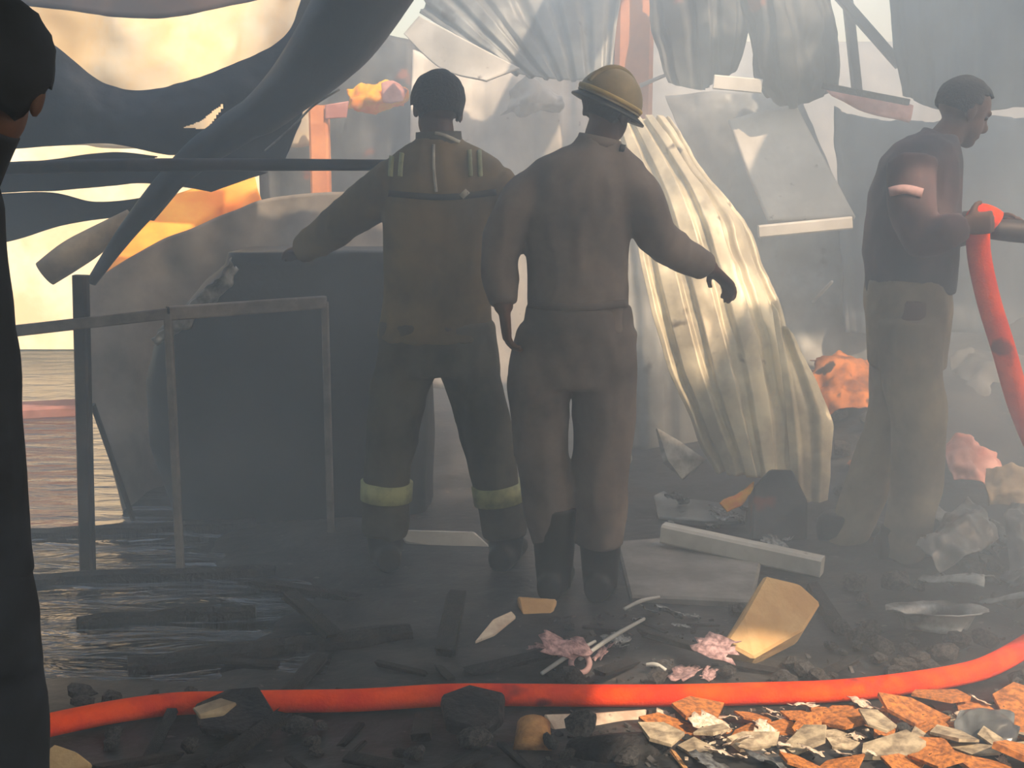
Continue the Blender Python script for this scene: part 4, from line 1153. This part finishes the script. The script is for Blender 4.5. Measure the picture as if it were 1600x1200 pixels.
for o_ in list(COL.objects):
    if o_.type == 'MESH' and o_.name.split('.')[0] not in ('floor', 'water_surface', 'shade_roof', 'wall_back', 'wall_outside', 'shade_wall'):
        obstacle([q.co for q in o_.data.vertices], [tuple(q.vertices) for q in o_.data.polygons])

def scatter(name, kind, m, region, n, size, label, cat, group, seed, tilt=0.35, sink=0.0, zs=1.0):
    r = random.Random(seed)
    meshes = []
    for k in range(5):
        me = frag_mesh(kind, seed * 10 + k)
        me.materials.append(m)
        if kind in ('paper', 'sheet'): me.polygons.foreach_set('use_smooth', [True] * len(me.polygons))
        meshes.append(me)
    x0, x1, y0, y1 = region
    made = []
    for i in range(n):
        s = r.uniform(*size)
        o = bpy.data.objects.new(name, meshes[i % 5])
        o.scale = (s, s * r.uniform(0.7, 1.2), s * zs)
        o.rotation_euler = (r.uniform(-tilt, tilt), r.uniform(-tilt, tilt), r.uniform(0, 6.28))
        low = min((o.rotation_euler.to_matrix() @ Vector((c[0] * o.scale[0], c[1] * o.scale[1], c[2] * o.scale[2]))).z for c in o.bound_box)
        rr = s * {'plank': 0.45, 'card': 0.30, 'paper': 0.3}.get(kind, 0.4)
        for t in range(60):
            px, py = r.uniform(x0, x1), r.uniform(y0, y1)
            p = G(px, py)
            for _ in range(3):
                p = G(px, py, ground_h(p.x, p.y))
            if all((p.x - a) ** 2 + (p.y - b) ** 2 > (rr + c) ** 2 for a, b, c in OCC) and settle(o, p.x, p.y, ground_h(p.x, p.y) - low * 0.75 - sink, 3 if t < 40 else 7): break
        else:
            bpy.data.objects.remove(o); continue
        OCC.append((p.x, p.y, rr))
        COL.objects.link(o)
        near = min(ANCHORS, key=lambda a: (a[1] - p.x) ** 2 + ((a[2] - p.y) * 0.7) ** 2)[0]
        made.append((near, s, o))
    for near in sorted({m_[0] for m_ in made}):
        lot = sorted((m_ for m_ in made if m_[0] == near), key=lambda m_: -m_[1])
        for k, (_, _, o) in enumerate(lot):
            word = '' if len(lot) == 1 else ('largest ', 'second largest ', 'third largest ')[k] if k < 3 and k < len(lot) - 1 else ('smallest ' if k == len(lot) - 1 else 'middling ')
            tag(o, word + label + ' near ' + near, cat, group)

OCC = []
ANCHORS = []
for phrase, px, py, rad in (('the tilted foam block', 1205, 1000, 0.16), ('the small foam piece', 835, 975, 0.09), ('the oval foil tray', 1462, 975, 0.2), ('the torn whitish board', 930, 1140, 0.15),
                            ('the brown stump', 812, 1165, 0.08), ('the yellowish lump', 95, 1190, 0.1), ('the charred board on the hose', 360, 1110, 0.12), ('the concrete slab', 1075, 890, 0.3),
                            ('the white beam', 1150, 850, 0.12), ('the dark grey block', 1218, 820, 0.14), ('the helmeted man', 902, 925, 0.3), ('the lime shin bands', 695, 885, 0.35),
                            ('the steel post', 136, 885, 0.08), ('the tube rack', 282, 890, 0.06), ('the khaki trousers', 1370, 880, 0.3), ('the charred beam end', 768, 1110, 0.14),
                            ('the narrow bent roof sheet', 1268, 790, 0.12), ('the two hoses meeting', 1620, 1000, 0.05), ('the bright hose bend', 1430, 1120, 0.02), ('the sunlit hose middle', 1180, 1130, 0.02)):
    q = G(px, py)
    ANCHORS.append((phrase, q.x, q.y))
    OCC.append((q.x, q.y, rad))
for k in range(0, len(pts_hose) - 1):
    for t in (0, 0.33, 0.66):
        q = pts_hose[k].lerp(pts_hose[k + 1], t)
        OCC.append((q.x, q.y, 0.065))

scatter('cardboard_scrap', 'card', m_card, (1030, 1640, 1108, 1150), 34, (0.08, 0.2), 'sunlit orange-brown cardboard piece', 'cardboard', 'cardboard in the sunlit heap', 5, 0.2)
scatter('cardboard_scrap', 'card', m_tan, (1030, 1640, 1108, 1180), 24, (0.07, 0.18), 'dusty tan cardboard piece', 'cardboard', 'tan cardboard in the sunlit heap', 35, 0.25)
scatter('cardboard_scrap', 'card', m_card, (1230, 1640, 1150, 1215), 22, (0.1, 0.24), 'orange cardboard piece in the lower heap', 'cardboard', 'cardboard in the lower heap', 45, 0.25)
scatter('wrapper_scrap', 'sheet', m_plastic, (1050, 1640, 1110, 1215), 24, (0.08, 0.2), 'crumpled dark wrapper', 'wrapper', 'dark wrappers in the sunlit heap', 55, 0.4)
scatter('wood_chunk', 'plank', m_wood, (1060, 1640, 1110, 1210), 18, (0.08, 0.22), 'sunlit raw wood chunk', 'wood', 'wood chunks in the sunlit heap', 6, 0.4)
scatter('charred_plank', 'plank', m_char, (380, 800, 890, 1070), 9, (0.12, 0.45), 'charred plank', 'plank', 'charred planks around the firefighters', 1, 0.12)
scatter('charred_plank', 'plank', m_char, (640, 1320, 960, 1060), 26, (0.1, 0.3), 'charred plank fragment', 'plank', 'charred planks behind the hose', 2, 0.2)
scatter('charred_plank', 'plank', m_char, (100, 1050, 1125, 1230), 34, (0.12, 0.4), 'burnt plank in the black heap', 'plank', 'charred planks before the hose', 3, 0.3)
scatter('charred_plank', 'plank', m_char, (1080, 1640, 1120, 1230), 20, (0.1, 0.3), 'black plank among sunlit cardboard', 'plank', 'charred planks in the cardboard', 4, 0.3)
scatter('paper_scrap', 'paper', m_paper, (1030, 1640, 1105, 1200), 40, (0.03, 0.10), 'sunlit pale paper scrap', 'paper', 'paper scraps in the sunlit heap', 7, 0.5)
scatter('pink_paper', 'paper', m_pinkpaper, (850, 1160, 1020, 1062), 16, (0.05, 0.16), 'dull pink paper scrap', 'paper', 'pink paper behind the hose', 8, 0.4)
scatter('metal_scrap', 'sheet', m_scrap, (880, 1100, 960, 1050), 12, (0.05, 0.16), 'bent bright metal scrap', 'metal scrap', 'metal scraps behind the hose', 9, 0.5)
scatter('metal_scrap', 'sheet', m_zinc_grey, (1420, 1640, 640, 930), 40, (0.15, 0.5), 'crumpled grey metal sheet', 'metal scrap', 'metal scraps in the heap', 10, 0.6)
scatter('broken_board', 'plank', m_wood, (1450, 1640, 660, 900), 12, (0.15, 0.4), 'broken brown board', 'board', 'boards in the heap', 11, 0.5)
scatter('pale_rubble', 'lump', m_pale, (1270, 1420, 480, 640), 16, (0.05, 0.18), 'pale rubble lump', 'rubble', 'pale rubble beyond the man', 12, 0.5)
scatter('yellow_scrap', 'sheet', m_card, (1265, 1380, 560, 660), 22, (0.08, 0.24), 'yellowish sunlit scrap', 'scrap', 'yellow scraps by the roof sheet', 13, 0.7)
scatter('metal_scrap', 'sheet', m_scrap, (1040, 1330, 800, 880), 14, (0.06, 0.18), 'crumpled bright metal scrap', 'metal scrap', 'metal scraps around the beam', 14, 0.5)
scatter('ash_lump', 'lump', m_lump, (880, 1600, 960, 1200), 60, (0.03, 0.10), 'grey ash lump', 'ash lump', 'ash lumps on the ground', 15, 0.4)
scatter('ash_lump', 'lump', m_lump, (100, 900, 1090, 1210), 40, (0.03, 0.11), 'black cinder lump', 'ash lump', 'ash lumps before the hose', 25, 0.4)
scatter('ash_lump', 'lump', m_lump, (1290, 1640, 640, 1060), 40, (0.05, 0.2), 'ash-covered lump', 'ash lump', 'ash lumps in the heap', 16, 0.4)

# fine litter: nobody could count it
def litter(name, n, region, m, size, seed, label):
    r = random.Random(seed)
    v, f = [], []
    for i in range(n):
        p = G(r.uniform(region[0], region[1]), r.uniform(region[2], region[3]))
        z = ground_h(p.x, p.y)
        s = r.uniform(*size)
        c = Vector((p.x, p.y, z + s * 0.25))
        if any(((l - s * 1.5) <= np.array(c)).all() and ((h + s * 1.5) >= np.array(c)).all() and (b.find_nearest(c, s * 1.5)[0] is not None or b.ray_cast(c, Vector((0, 0, 1)), 0.3)[0] is not None) for b, l, h in OBST): continue
        a = r.uniform(0, 6.28); t = r.uniform(-0.5, 0.5)
        U = Vector((math.cos(a), math.sin(a), t)) * s; V = Vector((-math.sin(a), math.cos(a), r.uniform(-.4, .4))) * s * r.uniform(0.2, 0.8); W = Vector((0, 0, s * r.uniform(0.1, 0.5)))
        pv, pf = box_vf((p.x, p.y, z + s * 0.25), U, V, W)
        b = len(v); v += pv; f += [tuple(k + b for k in q) for q in pf]
    o = from_vf(name, v, f, m, None, False)
    tag(o, label, 'litter', kind='stuff')
litter('ash_litter', 1000, (850, 1640, 960, 1230), m_lump, (0.003, 0.012), 5, 'fine ash and cinders strewn over the ground')
litter('pale_litter', 500, (1040, 1640, 1105, 1220), m_paper, (0.002, 0.009), 6, 'fine pale flakes strewn over the sunlit heap')

# ================================================================== SMOKE HAZE
def build_haze():
    m = bpy.data.materials.new('smoke'); m.use_nodes = True
    nt = m.node_tree
    for n in list(nt.nodes):
        if n.type == 'BSDF_PRINCIPLED': nt.nodes.remove(n)
    sc_ = nt.nodes.new('ShaderNodeVolumeScatter')
    sc_.inputs['Color'].default_value = (0.70, 0.84, 0.97, 1)
    sc_.inputs['Anisotropy'].default_value = 0.2
    tc = nt.nodes.new('ShaderNodeTexCoord')
    sep = nt.nodes.new('ShaderNodeSeparateXYZ')
    nt.links.new(tc.outputs['Object'], sep.inputs[0])
    mr = nt.nodes.new('ShaderNodeMapRange'); mr.interpolation_type = 'SMOOTHSTEP'
    mr.inputs['From Min'].default_value = -2.0; mr.inputs['From Max'].default_value = 2.0
    mr.inputs['To Min'].default_value = HAZE[0]; mr.inputs['To Max'].default_value = HAZE[1]
    nt.links.new(sep.outputs['X'], mr.inputs['Value'])
    ns = nt.nodes.new('ShaderNodeTexNoise')
    ns.inputs['Scale'].default_value = 0.9; ns.inputs['Detail'].default_value = 2
    nt.links.new(tc.outputs['Object'], ns.inputs['Vector'])
    m2 = nt.nodes.new('ShaderNodeMapRange')
    m2.inputs['From Min'].default_value = 0.3; m2.inputs['From Max'].default_value = 0.7
    m2.inputs['To Min'].default_value = 0.5; m2.inputs['To Max'].default_value = 1.5
    nt.links.new(ns.outputs['Fac'], m2.inputs['Value'])
    mu = nt.nodes.new('ShaderNodeMath'); mu.operation = 'MULTIPLY'
    nt.links.new(mr.outputs[0], mu.inputs[0]); nt.links.new(m2.outputs[0], mu.inputs[1])
    m3 = nt.nodes.new('ShaderNodeMapRange'); m3.interpolation_type = 'SMOOTHSTEP'
    m3.inputs['From Min'].default_value = 1.9; m3.inputs['From Max'].default_value = 3.8
    m3.inputs['To Min'].default_value = 0.2; m3.inputs['To Max'].default_value = 1.0
    nt.links.new(sep.outputs['Y'], m3.inputs['Value'])
    mu2 = nt.nodes.new('ShaderNodeMath'); mu2.operation = 'MULTIPLY'
    nt.links.new(mu.outputs[0], mu2.inputs[0]); nt.links.new(m3.outputs[0], mu2.inputs[1])
    # thinned beyond the tarps so the sunlit cloth there shows bright
    m4 = nt.nodes.new('ShaderNodeMapRange'); m4.interpolation_type = 'SMOOTHSTEP'
    m4.inputs['From Min'].default_value = 4.6; m4.inputs['From Max'].default_value = 5.6
    m4.inputs['To Min'].default_value = 0.0; m4.inputs['To Max'].default_value = 0.9
    nt.links.new(sep.outputs['Y'], m4.inputs['Value'])
    m5 = nt.nodes.new('ShaderNodeMapRange'); m5.interpolation_type = 'SMOOTHSTEP'
    m5.inputs['From Min'].default_value = -1.6; m5.inputs['From Max'].default_value = -0.2
    m5.inputs['To Min'].default_value = 1.0; m5.inputs['To Max'].default_value = 0.0
    nt.links.new(sep.outputs['X'], m5.inputs['Value'])
    mm = nt.nodes.new('ShaderNodeMath'); mm.operation = 'MULTIPLY'
    nt.links.new(m4.outputs[0], mm.inputs[0]); nt.links.new(m5.outputs[0], mm.inputs[1])
    inv = nt.nodes.new('ShaderNodeMath'); inv.operation = 'SUBTRACT'; inv.inputs[0].default_value = 1.0
    nt.links.new(mm.outputs[0], inv.inputs[1])
    mu3 = nt.nodes.new('ShaderNodeMath'); mu3.operation = 'MULTIPLY'
    nt.links.new(mu2.outputs[0], mu3.inputs[0]); nt.links.new(inv.outputs[0], mu3.inputs[1])
    nt.links.new(mu3.outputs[0], sc_.inputs['Density'])
    nt.links.new(sc_.outputs[0], nt.nodes['Material Output'].inputs['Volume'])
    o = from_vf('smoke_haze', *box_vf((0.5, 5.0, 1.55), Vector((6.5, 0, 0)), Vector((0, 4.6, 0)), Vector((0, 0, 1.6))), m, None, False)
    tag(o, 'grey smoke haze filling the burnt shed', 'smoke', kind='stuff')
HAZE = (0.16, 0.25)
build_haze()
